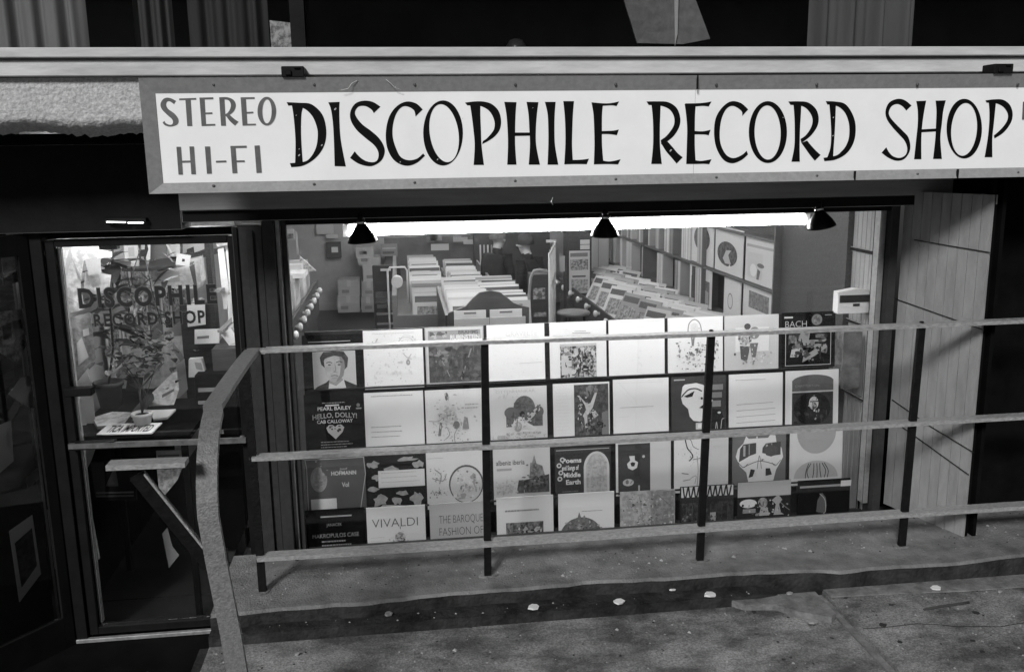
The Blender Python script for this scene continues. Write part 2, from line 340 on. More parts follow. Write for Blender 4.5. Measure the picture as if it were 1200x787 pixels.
# upper floor room and windows
b = MB(); b.box((-6, 4.13, .33), (6, 4.18, .428), 0); b.box((-6, 6.2, .3), (6, 6.25, 3.2), 1); b.box((-6, 4.2, .41), (6, 6.2, .43), 1); b.box((-6, 4.15, 2.2), (6, 4.2, 4), 1); b.box((-6, 4.2, 2.2), (6, 6.2, 2.25), 1)
for x in (-5.0, -.42, 3.2): b.box((x, 4.10, .43), (x+.06, 4.16, 2.2), 0)
uw = P('upper_window_frame', b, [M_BLACK, M_SHADEBLACK])
b = MB(); b.box((-6, 4.135, .43), (6, 4.142, 2.2)); P('upper_window_pane', b, [glass('upper_glass', .003, .12)], uw)

# ------------------------------------------------------------------ door
b = MB(); x0, x1 = -1.68, -.802
b.box((x0, 4.57, -2.44), (x0+.045, 4.62, -.39), 0); b.box((x1-.03, 4.57, -2.44), (x1, 4.62, -.39), 0)
b.box((x0+.046, 4.57, -.42), (x1-.031, 4.62, -.385), 0); b.box((x0+.046, 4.57, -2.44), (x1-.031, 4.62, -2.40), 0)
b.box((x0+.047, 4.60, -2.39), (x0+.062, 4.63, -.425), 1)
door = P('door', b, [M_BLACK, M_JAMBL], bev=.002)
b = MB(); b.box((x0+.046, 4.594, -2.398), (x1-.031, 4.600, -.421)); P('door_glass', b, [glass('door_glass', .0012)], door)
b = MB(); b.bar((-1.655, 4.52, -1.395), (-.805, 4.52, -1.41), .02, .026); b.bar((-1.66, 4.54, -1.40), (-1.44, 4.54, -1.40), .05, .035, 1)
b.bar((-.83, 4.52, -1.41), (-.83, 4.57, -1.41), .02, .02); b.bar((-1.62, 4.52, -1.40), (-1.62, 4.57, -1.40), .02, .02)
P('push_bar', b, [mat('dull_steel', .3, .35, .15, 20, metal=.6), M_BLACK], door)
b = MB(); p = at(92, 460, 4.5); b.box((p.x-.07, 4.5, p.z-.02), (p.x+.06, 4.56, p.z+.02)); P('handle', b, [M_BLACK], door, .004)
def glass_text(s, pl, pr, y, Y, mats, name, par, bold, hscale=1):
    vs, fs = text_mesh(s, bold, 1.18); xs = [v[0] for v in vs]; w0, w1 = min(xs), max(xs); a, c = at(pl, y, Y), at(pr, y, Y); k = (c.x-a.x)/(w1-w0)
    bb = MB(); bb.add([(a.x+(v[0]-w0)*k, Y, a.z+(v[1]-.36)*k*hscale) for v in vs], fs, 0); return P(name, bb, mats, par)
for nm, s, xl, xr, y, bo, hs in (('lettering', 'DISCOPHILE', 92, 254, 349, .028, 1.25), ('lettering', 'RECORD SHOP', 110, 240, 375, .02, 1.25)):
    glass_text(s, xl-.8, xr+.8, y, 4.5925, [mat('pale_letter_edge', .16, .7)], nm, door, bo+.018, hs)
    glass_text(s, xl, xr, y, 4.5905, [mat('door_letter_dark', .012, .6)], nm, door, bo, hs)
b = MB(); b.box((-1.76,4.625,-2.6), (-.78,4.76,-2.472), 0); P('threshold', b, [M_SHADEBLACK])
b = MB(); b.box((-1.799, 4.77, -2.458), (-1.788, 7.0, -1.46)); P('shade_panel', b, [M_SHADEBLACK])  # added near-black sheet, keeps the lower left wall from looking lit
b = MB(); b.box((-1.74, 4.54, -2.468), (-.802, 4.565, -2.448), 0); P('door_sill', b, [mat('sill_metal', .5, .4, .3, 30, metal=.5)], BLD, .002)
b = MB(); b.box((-1.76, 4.55, -2.47), (-1.684, 4.75, -.347), 0); b.box((-1.683, 4.63, -.384), (-.81, 4.75, -.346), 0); P('door_frame', b, [M_BLACK], BLD, .002)
# splayed showcase left of the door
SA, SB = Vector((-1.765, 4.56, 0)), Vector((-2.33, 3.85, 0)); sd = (SB-SA).normalized(); sn = Vector((sd.y, -sd.x, 0)); sn = sn if sn.x > 0 else -sn
def sq(u0, z0, u1, z1, d0, d1): # box on the showcase plane
    a, c = SA+sd*u0, SA+sd*u1; return [(a+sn*d0)+Vector((0,0,z0)), (c+sn*d0)+Vector((0,0,z0)), (c+sn*d0)+Vector((0,0,z1)), (a+sn*d0)+Vector((0,0,z1))], sn*(d1-d0)
SL = (SB-SA).length; CASE = thing('wall_showcase', 'dark framed display case angled beside the shop door', 'display case', (SA+SB)/2+Vector((0,0,-2.46)))
b = MB()
for a in ((0,-2.47,.05,-.35),(SL-.05,-2.47,SL,-.35),(.051,-2.47,SL-.051,-2.30),(.051,-.45,SL-.051,-.35)): b.prism(*sq(*a, 0, .03))
b.prism(*sq(0, -2.47, SL, -.35, -.16, -.14)); b.build('frame', [mat('case_frame', .012, .6, .008, spec=.1)], CASE)
b = MB(); b.prism(*sq(.051, -2.299, SL-.051, -.451, .008, .013)); b.build('case_glass', [glass('case_glass', .004)], CASE)

# ================================================================== THE SIGN
SY = 3.90
sgn = thing('shop_sign', 'long white lettered sign box in a grey metal frame over the window', 'sign', (1.4, 3.95, -.147))
X0, X1, Z0, Z1 = -.997, 4.3, -.150, .303; fw = .052
b = MB(); b.box((X0+.004, 3.935, Z0+.004), (X1, 3.985, Z1-.004)); b.build('backing', [M_SIGNFR], sgn)
b = MB(); yo, yi = 3.872, 3.898
O = [(X0,yo,Z0),(X1,yo,Z0),(X1,yo,Z1),(X0,yo,Z1)]; I = [(X0+fw,yi,Z0+fw*.78),(X1-fw,yi,Z0+fw*.78),(X1-fw,yi,Z1-fw*1.1),(X0+fw,yi,Z1-fw*1.1)]; Bk = [(p[0], 3.934, p[2]) for p in O]
for i in range(4):
    j = (i+1) % 4; b.quad(O[i], O[j], I[j], I[i]); b.quad(Bk[i], Bk[j], O[j], O[i])
b.box((1.286, 3.869, Z1-.056), (1.291, 3.8795, Z1), 1); b.box((2.02, 3.869, Z0-.001), (2.026, 3.8795, Z0+.04), 1); b.box((2.51, 3.869, Z0-.001), (2.516, 3.8795, Z0+.04), 1)
b.build('frame', [M_SIGNFR, M_BLACK], sgn)
for xa, xb in ((X0+fw+.001, 1.2885), (1.291, X1-fw-.001)):
    b = MB(); b.box((xa, SY, Z0+.041), (xb, SY+.006, Z1-.057)); b.build('face_panel', [M_FACE], sgn)
def strokes(lst, ox, oy, s, m, Y, rings=(), name='lettering'):
    b = MB()
    for A_, B2 in lst:
        n = 3 if len(A_) == 2 else 6*len(A_); a = spline(A_, n); c = spline(B2, n)
        vs = [at(ox+p.x/s, oy+p.y/s, Y) for p in a]+[at(ox+p.x/s, oy+p.y/s, Y) for p in c]
        b.add(vs, [(i, i+1, n+i+1, n+i) for i in range(n-1)]); Y -= .00006
    for (cx, cy, rx, ry, ix, iy, irx, iry, sh) in rings:
        n = 48; vs = []
        for k in range(n): t = 2*PI*k/n; vs.append(at(ox+(cx+rx*math.cos(t))/s, oy+(cy+ry*math.sin(t))/s, Y))
        for k in range(n): t = 2*PI*k/n; vs.append(at(ox+(ix+irx*math.cos(t)+sh*math.sin(t))/s, oy+(iy+iry*math.sin(t))/s, Y))
        b.add(vs, [(k, (k+1) % n, n+(k+1) % n, n+k) for k in range(n)])
    b.build(name, [m], sgn)
LY = 3.8985
z1 = [ # D I S C
 ([(68,160),(78,220),(88,320),(93,420),(90,560)], [(150,160),(134,215),(130,320),(133,420),(143,565)]),
 ([(33,142),(120,146),(190,152),(245,190),(282,245),(299,330),(292,410),(262,475),(210,530),(140,568),(65,577)], [(45,165),(100,166),(155,187),(195,222),(222,268),(241,335),(238,410),(222,465),(190,515),(150,540),(55,550)]),
 ([(312,143),(330,190),(343,280),(350,400),(355,570)], [(388,140),(386,190),(388,280),(397,400),(430,572)]),
 ([(662,172),(610,140),(550,132),(495,150),(462,200),(462,260),(500,325),(560,380),(620,430),(648,480),(640,530),(600,548),(545,525),(510,495),(490,470)],
  [(617,215),(600,190),(560,168),(515,172),(492,205),(500,240),(540,290),(600,335),(650,380),(682,430),(690,480),(665,535),(600,570),(520,555),(458,515)]),
 ([(945,190),(900,150),(835,138),(770,170),(720,240),(698,340),(705,440),(740,515),(790,555),(850,567),(910,545),(960,500)],
  [(897,238),(885,195),(840,170),(800,178),(765,225),(745,300),(745,380),(770,460),(800,510),(850,530),(905,520),(948,485)])]
strokes(z1, 330, 95, 5.714, M_LET, LY, [(1081,348,133,218,1088,349,97,194,22)])
z2 = [ # P H I L E
 ([(85,145),(150,137),(210,138),(265,155),(310,200),(327,265),(318,325),(285,370),(240,402),(200,422)], [(100,163),(150,165),(190,168),(235,190),(265,225),(283,275),(280,320),(262,350),(230,385),(205,402)]),
 ([(118,155),(130,230),(142,330),(150,430),(143,562)], [(188,155),(188,230),(192,330),(196,430),(212,562)]),
 ([(348,140),(362,220),(370,320),(373,430),(368,560)], [(430,142),(424,220),(421,320),(421,430),(430,560)]),
 ([(497,140),(510,220),(516,320),(520,430),(512,560)], [(577,142),(567,220),(560,320),(562,430),(587,560)]),
 ([(419,345),(522,345)], [(419,368),(522,366)]),
 ([(620,140),(638,220),(643,320),(643,430),(638,560)], [(692,140),(686,220),(684,320),(688,430),(710,560)]),
 ([(743,135),(752,220),(757,320),(757,430),(750,558)], [(815,135),(808,220),(804,320),(802,430),(808,545)]),
 ([(790,528),(830,528),(870,526),(915,520)], [(750,558),(810,556),(860,556),(900,557)]),
 ([(932,143),(945,220),(950,320),(952,430),(948,558)], [(1010,150),(1003,220),(1002,320),(1003,430),(1012,545)]),
 ([(940,145),(1020,150),(1070,147),(1117,137)], [(940,170),(1020,165),(1070,163),(1100,168)]),
 ([(1000,335),(1040,334),(1080,332),(1115,325)], [(1000,355),(1040,355),(1075,358),(1102,363)]),
 ([(1000,530),(1040,538),(1080,535),(1127,524)], [(948,558),(1010,556),(1060,556),(1110,558)])]
strokes(z2, 530, 95, 5.714, M_LET, LY)
z3 = [ # R E C R D
 ([(78,107),(130,106),(190,110),(235,140),(254,190),(250,235),(225,280),(190,312),(155,330)], [(90,125),(130,127),(165,132),(200,150),(221,185),(222,225),(205,258),(180,288),(152,308)]),
 ([(103,115),(110,180),(113,250),(112,340),(103,432)], [(152,115),(150,180),(148,250),(149,340),(158,432)]),
 ([(155,325),(180,365),(210,400),(235,430)], [(188,315),(215,345),(240,375),(267,397)]),
 ([(277,120),(285,180),(290,250),(288,340),(285,432)], [(335,120),(331,180),(330,250),(330,340),(335,430)]),
 ([(280,117),(340,116),(380,113),(417,107)], [(280,138),(340,132),(375,130),(402,133)]),
 ([(328,260),(360,262),(385,260),(412,254)], [(328,278),(360,278),(385,279),(402,283)]),
 ([(328,412),(360,416),(385,413),(417,407)], [(285,432),(340,432),(375,431),(405,433)]),
 ([(608,148),(570,115),(520,106),(475,135),(440,190),(430,260),(437,330),(460,385),(490,418),(530,428),(575,410),(607,382)], [(577,182),(572,155),(530,130),(495,145),(470,195),(460,260),(463,320),(480,365),(503,392),(535,401),(575,385),(600,363)]),
 ([(817,107),(870,106),(920,112),(960,145),(975,190),(968,235),(940,278),(910,305),(885,322)], [(828,124),(865,127),(895,133),(920,152),(940,185),(942,220),(928,255),(905,285),(880,302)]),
 ([(843,115),(848,180),(850,250),(848,340),(833,420)], [(885,115),(882,180),(878,250),(876,340),(877,420)]),
 ([(885,322),(905,350),(930,385),(955,415)], [(915,310),(935,335),(960,362),(985,385)]),
 ([(1030,115),(1037,200),(1040,280),(1035,350),(1015,410)], [(1065,115),(1062,200),(1058,280),(1053,350),(1050,405)]),
 ([(1012,105),(1060,107),(1110,118),(1145,160),(1166,220),(1165,290),(1145,345),(1110,385),(1060,410),(1005,417)], [(1020,122),(1050,125),(1085,138),(1115,170),(1133,225),(1133,290),(1118,335),(1095,365),(1065,388),(1000,400)])]
strokes(z3, 740, 95, 4.444, M_LET, LY, [(710.5,266,99.5,161,709,268,68,141,2)])
z4 = [ # S H P
 ([(398,255),(350,218),(300,210),(245,235),(220,290),(228,345),(265,400),(310,450),(350,495),(368,545),(358,590),(320,612),(275,603),(245,575),(225,540)],
  [(362,290),(335,260),(300,245),(262,260),(243,300),(252,335),(290,380),(340,430),(375,470),(390,530),(380,580),(345,622),(295,632),(240,612),(193,577)]),
 ([(430,225),(440,290),(440,380),(430,480),(415,622)], [(498,222),(485,290),(472,380),(465,480),(465,622)]),
 ([(562,222),(568,290),(565,380),(560,480),(545,620)], [(632,220),(615,290),(605,380),(595,480),(605,620)]),
 ([(463,418),(567,412)], [(463,438),(567,432)]),
 ([(903,220),(960,213),(1020,215),(1065,245),(1087,295),(1085,350),(1060,400),(1020,445),(965,480)], [(910,235),(950,238),(985,243),(1025,265),(1053,305),(1055,345),(1035,385),(1000,425),(960,460)]),
 ([(925,230),(930,300),(928,380),(918,480),(897,608)], [(975,230),(968,300),(960,380),(950,480),(950,608)])]
strokes(z4, 1000, 80, 5.83, M_LET, LY, [(758,413,121,204,757,418,88,180,-12)])
z5 = [
 ([(243,175),(205,157),(170,160),(148,190),(155,225),(190,262),(220,290),(222,315),(205,322),(180,312),(172,298)], [(230,195),(205,178),(188,180),(182,200),(195,225),(235,255),(258,290),(250,320),(210,333),(175,325),(160,308)]),
 ([(262,160),(367,157)], [(262,171),(367,168)]), ([(300,165),(312,330)], [(333,165),(343,330)]),
 ([(387,155),(400,328)], [(418,155),(428,328)]), ([(387,155),(472,153)], [(387,167),(472,165)]), ([(415,247),(466,245)], [(415,258),(466,256)]), ([(400,318),(484,316)], [(400,330),(484,327)]),
 ([(508,155),(520,328)], [(540,155),(550,328)]), ([(508,153),(560,153),(597,170),(610,200),(600,235),(570,262),(540,270)], [(520,165),(558,168),(575,182),(580,205),(573,230),(558,250),(540,258)]), ([(548,265),(575,300),(605,327)], [(570,258),(600,285),(627,303)]),
 ([(640,155),(652,326)], [(672,155),(682,326)]), ([(640,153),(726,152)], [(640,165),(726,163)]), ([(668,243),(718,241)], [(668,254),(718,251)]), ([(652,316),(734,315)], [(652,327),(734,325)]),
 ([(245,457),(258,628)], [(273,457),(285,628)]), ([(325,455),(337,626)], [(353,455),(365,626)]), ([(270,543),(335,541)], [(270,555),(335,553)]),
 ([(420,455),(433,623)], [(452,455),(463,622)]), ([(488,543),(552,541)], [(488,554),(552,552)]),
 ([(577,452),(590,620)], [(608,452),(620,619)]), ([(577,452),(677,450)], [(577,465),(677,463)]), ([(605,541),(665,540)], [(605,552),(665,551)]),
 ([(725,450),(738,618)], [(757,448),(770,616)]),
 ([(5453,180),(5447,290)], [(5480,180),(5476,290)])]
strokes(z5, 160, 85, 5.249, M_LETG, LY, [(801,238,57,88,802,239,29,74,0)])
# chipped paint on the letters, scratches and screws on the frame
b = MB()
for ox, oy, sc_, pts in ((330,95,5.714,((360,188,9),(270,430,7),(118,497,8),(1045,525,6),(795,542,5),(98,230,4),(118,455,4))), (740,95,4.444,((205,362,7),(1050,285,4),(1052,190,4),(790,190,3))), (530,95,5.714,((540,180,3),(70,250,3)))):
    for x, y, w_ in pts:
        q = [at(ox+(x+w_*dx)/sc_, oy+(y+w_*dy)/sc_, LY-.0015) for dx, dy in ((-1,.6),(-.2,.9),(.9,-.5),(.2,-1),(-.7,-.2))]; b.add(q, [(0,1,2,3,4)])
b.build('paint_chip', [mat('chip_pale', .45, .8)], sgn)
for q in (((399,106),(408,104),(412,98),(419,94)),((452,93),(458,98),(463,103),(470,105)),((648,231),(646,236),(648,240))):
    b = MB(); b.tube([at(x, y, 3.874) for x, y in q], .0012, 0, 5); b.build('scratch', [mat('scratch_pale', .6, .5)], sgn)
for px in range(250, 1200, 118):
    for py in (99, 219-(px-180)*.0165):
        p = at(px, py, 3.880); b = MB(); b.lathe((p.x, 3.8875, p.z), [(.006,0),(.006,.004),(.003,.006)], 0, 10, (0,-1,0)); b.build('screw', [mat('screw_dark', .12, .4, metal=.5)], sgn)
# brackets above the sign
for px, lab in ((344, 'small black clamp on top of the sign near its left end'), (1170, 'small black clamp on top of the sign near its right end')):
    p = at(px, 81, 3.9); b = MB(); b.box((p.x-.045, 3.86, .303), (p.x+.045, 3.95, .345)); b.box((p.x+.005, 3.85, .335), (p.x+.03, 3.8595, .342), 0); b.box((p.x-.03, 3.85, .31), (p.x-.005, 3.8595, .33), 0)
    tag(b.build('sign_clamp', [M_BLACK], bev=.003), lab, 'clamp')

# ================================================================== LAMPS
tl = thing('fluorescent_lamp', 'long lit fluorescent tube lamp across the top of the shop window', 'lamp', (1.0, 4.66, -.42))
a, c = at(404, 272, 4.66), at(946, 256, 4.66); zt = -.392
b = MB(); b.tube([(a.x+.02,4.655,zt), (1.235,4.655,zt)], .0165, 0, 14); b.build('tube', [M_TUBE], tl)
b = MB(); b.tube([(1.245,4.655,zt+.004), (c.x-.02,4.655,zt+.004)], .019, 0, 14); b.build('tube', [M_TUBE], tl)
for bx0, bx1 in ((a.x-.01, a.x+.02), (c.x-.02, c.x+.01)): b = MB(); b.box((bx0,4.645,zt-.022), (bx1,4.69,zt+.04)); b.build('lamp_holder', [M_WHITE], tl, .002)
b = MB(); b.box((1.236,4.645,zt-.02), (1.244,4.69,zt+.03)); b.build('joiner', [M_WHITE], tl, .002)
b = MB(); b.box((a.x,4.68,zt+.012), (c.x,4.70,zt+.05)); b.box((a.x, 4.65, zt+.042), (c.x, 4.679, zt+.06)); b.build('batten', [mat('aged_enamel', .10, .5)], tl, .002)
def cone_lamp(px, py, tilt, lab):
    p = at(px, py-11, 4.50); t = thing('cone_lamp', lab, 'lamp', p, 'black cone spot lamps under the lintel')
    ax = Vector((tilt, .05, -1)).normalized()
    b = MB(); b.lathe(p, [(.020,.0),(.026,.012),(.034,.022),(.060,.058),(.072,.082),(.075,.09),(.072,.09),(.058,.058),(.03,.024),(.018,.02)], 0, 28, ax, caps=False); b.build('lamp_shade', [mat('black_enamel', .006, .3, .004, spec=.25)], t)
    b = MB(); b.lathe(p, [(.021,.0),(.024,-.003),(.024,-.011),(.019,-.013)], 0, 20, ax); b.build('ring', [mat('chrome', .8, .2, .7, metal=.8)], t)
    b = MB(); b.lathe(p-ax*.012, [(.015,0),(.015,-.03),(.009,-.034)], 0, 16, ax); q = p-ax*.045; b.tube([q, (q.x, 4.52, -.30)], .008, 0, 8); b.build('socket', [M_BLACK], t)
    b = MB(); b.lathe(p+ax*.045, [(.006,-.02),(.028,0),(.036,.02),(.028,.036),(.008,.042)], 0, 16, ax); b.build('bulb', [mat('unlit_bulb', .5, .3, .45)], t)
cone_lamp(423, 273, .05, 'black cone spot lamp over the left end of the lit tube')
cone_lamp(709, 267, 0, 'black cone spot lamp in the middle under the lintel')
cone_lamp(960, 257, .22, 'black cone spot lamp tilted at the right end of the lit tube')
for i, y in enumerate((6.2, 8.8, 11.8)):
    t = thing('ceiling_lamp', ('ceiling tube lamp nearest the shop window', 'ceiling tube lamp over the browser bins', 'ceiling tube lamp at the back of the shop')[i], 'lamp', (.6, y, .25))
    b = MB(); b.tube([(-.6,y,.235), (1.8,y,.235)], .02, 0, 10); b.build('tube', [M_CEILT], t)
    b = MB(); b.box((-.62,y-.06,.26), (1.82,y+.06,.298)); b.build('batten', [M_WHITE], t)
t = thing('ceiling_lamp', 'added unseen tube lamp brightening the papers inside the shop door', 'lamp', (-1.3, 4.82, -.2))  # made-up fill lamp hidden behind the door head, brightens the door view
b = MB(); b.tube([(-1.69,4.82,-.215), (-.93,4.82,-.215)], .018, 0, 10); b.build('tube', [M_DOORFILL], t)
b = MB(); b.box((-1.7,4.79,-.19), (-.92,4.85,-.15)); b.build('batten', [M_WHITE], t)
# glowing strips put in for the tube's reflection over the door
t = thing('strip_reflection', 'tiny glowing strips imitating a tube reflection over the shop door', 'lamp', at(147, 262, 4.46))
b = MB(); p0, p1, p2, p3 = at(125,260,4.46), at(147,260.5,4.46), at(150,261,4.46), at(168,261,4.46); b.bar(p0, p1, .012, .005); b.bar(p2, p3, .012, .005); b.build('tube', [emis('strip_glow', 3)], t)
b = MB(); b.box((p0.x-.01, 4.467, p0.z-.004), (p3.x+.01, 4.498, p0.z+.014)); b.build('batten', [M_BLACK], t)  # dark backing added behind the reflection strips

# ================================================================== RAILING
rl = thing('railing', 'iron railing of three flat rails on black posts before the window', 'railing', (1.0, 4.0, -1.985))
RY = 4.0; zT, zM, zB = -.845, -1.335, -1.81
def wob(x0, x1, z, y, n=40, a=.004, sd_=1): 
    r = random.Random(sd_); return [(x0+(x1-x0)*i/n, y+r.uniform(-.001, .001), z+a*math.sin(i*.19+sd_)+r.uniform(-.0006, .0006)) for i in range(n+1)]
b = MB(); b.sweep(wob(-.60, 4.6, zT, RY, sd_=1), (0,1,0), .060, .017); b.build('rail', [M_RAILM], rl)
b = MB(); b.sweep(wob(-.69, 4.6, zM, RY, sd_=2), (0,1,0), .062, .018); b.build('rail', [M_RAILM], rl)
b = MB(); b.sweep(wob(-.70, 4.6, zB, RY, sd_=3), (0,1,0), .066, .020); b.build('rail', [M_RAILM], rl)
for px, py, pxt in ((309,690,303),(572,676,568),(822,660,833),(1060,643,1078)):
    q = atZ(px, py, -1.985); q.y = RY; tp = at(pxt, 405, RY)
    xt = tp.x if px != 309 else q.x
    b = MB(); yb = RY+.034
    b.bar((q.x,RY,-1.985), (q.x*.85+xt*.15,RY,zB-.0105), .034, .022, 0, (0,1,0)); b.bar((q.x*.85+xt*.15,RY,zB+.0105), (q.x*.5+xt*.5,RY,zM-.0095), .034, .022, 0, (0,1,0)); b.bar((q.x*.5+xt*.5,RY,zM+.0095), (xt,RY,zT-.009), .034, .022, 0, (0,1,0))
    po = b.build('post', [M_POST], rl)
    b = MB(); r4 = random.Random(px); pts = [(q.x+(.042+r4.uniform(-.012,.012))*math.cos(t), RY+(.03+r4.uniform(-.008,.008))*math.sin(t), -1.984) for t in [2*PI*k/11 for k in range(11)]]
    b.prism(pts, (0,0,.006)); b.build('base_mortar', [M_CHIP], po)
    for zz in (zB, zM, zT):
        xx = q.x if zz == zB else (q.x*.5+xt*.5 if zz == zM else xt)
        b = MB(); b.lathe((xx, RY+.0, zz+.0095), [(.011,0),(.011,.004),(.006,.007)], 0, 10); b.build('bolt', [M_POST], po)
# end loop: comes forward over the stair and bends down to the pavement
path = [(-.655,4.0,zT+.002),(-.66,3.8,zT+.002),(-.66,3.4,zT),(-.655,3.1,zT-.002)]
path += [(-.645+.02*math.sin(t), 3.1-.33*math.sin(t), zT-.002-.26*(1-math.cos(t))) for t in [PI/2*k/9 for k in range(1, 10)]]
path += [(-.612,2.765,-1.25),(-.585,2.76,-1.5),(-.54,2.76,-2.098)]
b = MB(); b.sweep(path, (1,0,.02), .064, .02); b.build('end_rail', [M_RAILE], rl)
b = MB(); b.bar((-.60,4.0,zT), (-.69,4.0,zT), .060, .0165); b.build('corner_plate', [M_RAILM], rl)
b = MB(); l, r_ = at(127,545,2.74), at(222,541,2.74); b.bar((l.x,2.74,l.z), (-.668,2.74,r_.z), .055, .016)
b.build('side_arm', [M_RAILM], rl)
b = MB(); l2, r2_ = at(160,552,2.76), at(252,668,2.76); b.bar((l2.x,2.76,l2.z-.01), (r2_.x-.02,2.80,r2_.z), .05, .012, 0, (0,1,0)); b.bar((l2.x+.028,2.742,l2.z-.004), (r2_.x+.005,2.782,r2_.z+.004), .006, .008, 1, (0,1,0)); b.build('brace', [M_POST, M_RAILM], rl)

# ================================================================== RECORD SLEEVES
def pr(v): return mat('print_%03d' % int(v*1000), v, .65, v*.84, 300, detail=2, spec=.12 if v > .1 else .03, thr=(.3,.6))
def mot(v, v2, s=30, name=None): return mat(name or 'photo_%03d_%03d_%d' % (int(v*1000), int(v2*1000), s), v, .6, v2, s/ .3, 4, thr=(.42, .58), spec=.12)
S = .318
class Art:
    def __init__(s, base, edge=None): s.b = MB(); s.mats = [base if not isinstance(base, (int, float)) else pr(base), pr(.6)]; s.k = 0; s.b.box((-S/2, 0, 0), (S/2, .005, S), 0)
    def m(s, x):
        mm = x if not isinstance(x, (int, float)) else pr(x)
        if mm not in s.mats: s.mats.append(mm)
        return s.mats.index(mm)
    def pt(s, u, v): return Vector((-S/2+u*S, -.0004-s.k*.00025, v*S))
    def poly(s, pts, m): s.k += 1; s.b.add([s.pt(*p) for p in pts], [tuple(range(len(pts)))], s.m(m)); return s
    def R(s, u0, v0, u1, v1, m): return s.poly([(u0,v0),(u1,v0),(u1,v1),(u0,v1)], m)
    def E(s, cx, cy, rx, ry, m, n=28, a0=0, a1=2*PI, rot=0):
        P_ = []
        for k in range(n):
            t = a0+(a1-a0)*k/(n if a1-a0 > 6.2 else n-1); x, y = rx*math.cos(t), ry*math.sin(t); P_.append((cx+x*math.cos(rot)-y*math.sin(rot), cy+x*math.sin(rot)+y*math.cos(rot)))
        return s.poly(P_, m)
    def L(s, pts, w, m, n=None):
        s.k += 1; Q = spline(pts, n or max(2, 5*len(pts)) if len(pts) > 2 else 2); mi = s.m(m)
        for a, c in zip(Q, Q[1:]):
            d = (c-a); 
            if d.length < 1e-6: continue
            d.normalize(); nn = Vector((-d.y, d.x))*w/2; e = d*w*.2
            s.b.add([s.pt(*(a+nn-e)), s.pt(*(a-nn-e)), s.pt(*(c-nn+e)), s.pt(*(c+nn+e))], [(0,1,2,3)], mi)
        return s
    def frame(s, u0, v0, u1, v1, w, m): return s.R(u0,v0,u1,v0+w,m).R(u0,v1-w,u1,v1,m).R(u0,v0+w,u0+w,v1-w,m).R(u1-w,v0+w,u1,v1-w,m)
    def T(s, t, u, v, h, m, width=None, bold=0, arc=0):   # centred at u, baseline v, cap height h, drawn to the given width
        s.k += 1; vs, fs = text_mesh(t, bold); xs = [q[0] for q in vs]; w0, w1 = min(xs), max(xs); k = h/.72; kx = (width/(w1-w0)) if width else k; cx = (w0+w1)/2
        P_ = []
        for x, y in vs: 
            X = (x-cx)*kx; P_.append(s.pt(u+X, v+y*k+arc*(1-(X/(width/2 if width else .3))**2)))
        s.b.add(P_, fs, s.m(m)); return s
    def lines(s, u0, u1, v, n, dv, h, m, seed=0):   # lines of type too small to read
        r = random.Random(seed); s.k += 1; mi = s.m(m)
        for i in range(n):
            x = u0
            e = u1-r.uniform(0, .25)*(u1-u0)
            while x < e:
                wd_ = r.uniform(.012, .05); y = v-i*dv
                s.b.add([s.pt(x,y), s.pt(min(x+wd_,e),y), s.pt(min(x+wd_,e),y+h), s.pt(x,y+h)], [(0,1,2,3)], mi); x += wd_+.009
        return s
    def blobs(s, u0, v0, u1, v1, n, r0, r1, m, seed=1, asp=1):
        r = random.Random(seed)
        ms = m if isinstance(m, (list, tuple)) else [m]
        for i in range(n):
            cx, cy, rr = r.uniform(u0,u1), r.uniform(v0,v1), r.uniform(r0,r1); k = 9; ph = r.uniform(0,6)
            pts = []
            for j in range(k):
                q = rr*r.uniform(.55,1.25); pts.append((min(max(cx+q*asp*math.cos(2*PI*j/k+ph), u0), u1), min(max(cy+q*math.sin(2*PI*j/k+ph), v0), v1)))
            if i % 6: s.k -= 1
            s.poly(pts, ms[i % len(ms)])
        return s
    def G(s, cx, cy, sx, sy, n, r0, r1, m, seed=1, box=(0.02,0.02,.98,.98)):   # clustered flecks of printed tone
        r = random.Random(seed)
        for i in range(n):
            x, y, rr = r.gauss(cx,sx), r.gauss(cy,sy), r.uniform(r0,r1)
            if not (box[0] < x < box[2] and box[1] < y < box[3]): continue
            k = 6; ph = r.uniform(0,6); st = r.uniform(.4,1.6)
            P_ = [(min(max(x+rr*r.uniform(.5,1.2)*st*math.cos(2*PI*j/k+ph), box[0]), box[2]), min(max(y+rr*r.uniform(.5,1.2)/st*math.sin(2*PI*j/k+ph), box[1]), box[3])) for j in range(k)]
            if i % 10: s.k -= 1
            s.poly(P_, m[i % len(m)])
        return s
    def done(s, px, py_top, Y, label, lean=5, roll=0, cat='record sleeve', name='record_sleeve', group=None):
        ob = s.b.build(name, s.mats, None, origin=(0,0,0)); p = at(px, py_top, Y+S*math.sin(math.radians(lean)))
        ob.location = (p.x, Y, p.z-S*math.cos(math.radians(lean))); ob.rotation_euler = (-math.radians(lean), math.radians(roll), 0)
        return tag(ob, label, cat, group)
W = .82; K = .005; Y1, Y2, Y3, Y4 = 4.80, 4.765, 4.73, 4.69
def row_px(l, r): return (l+r)/2
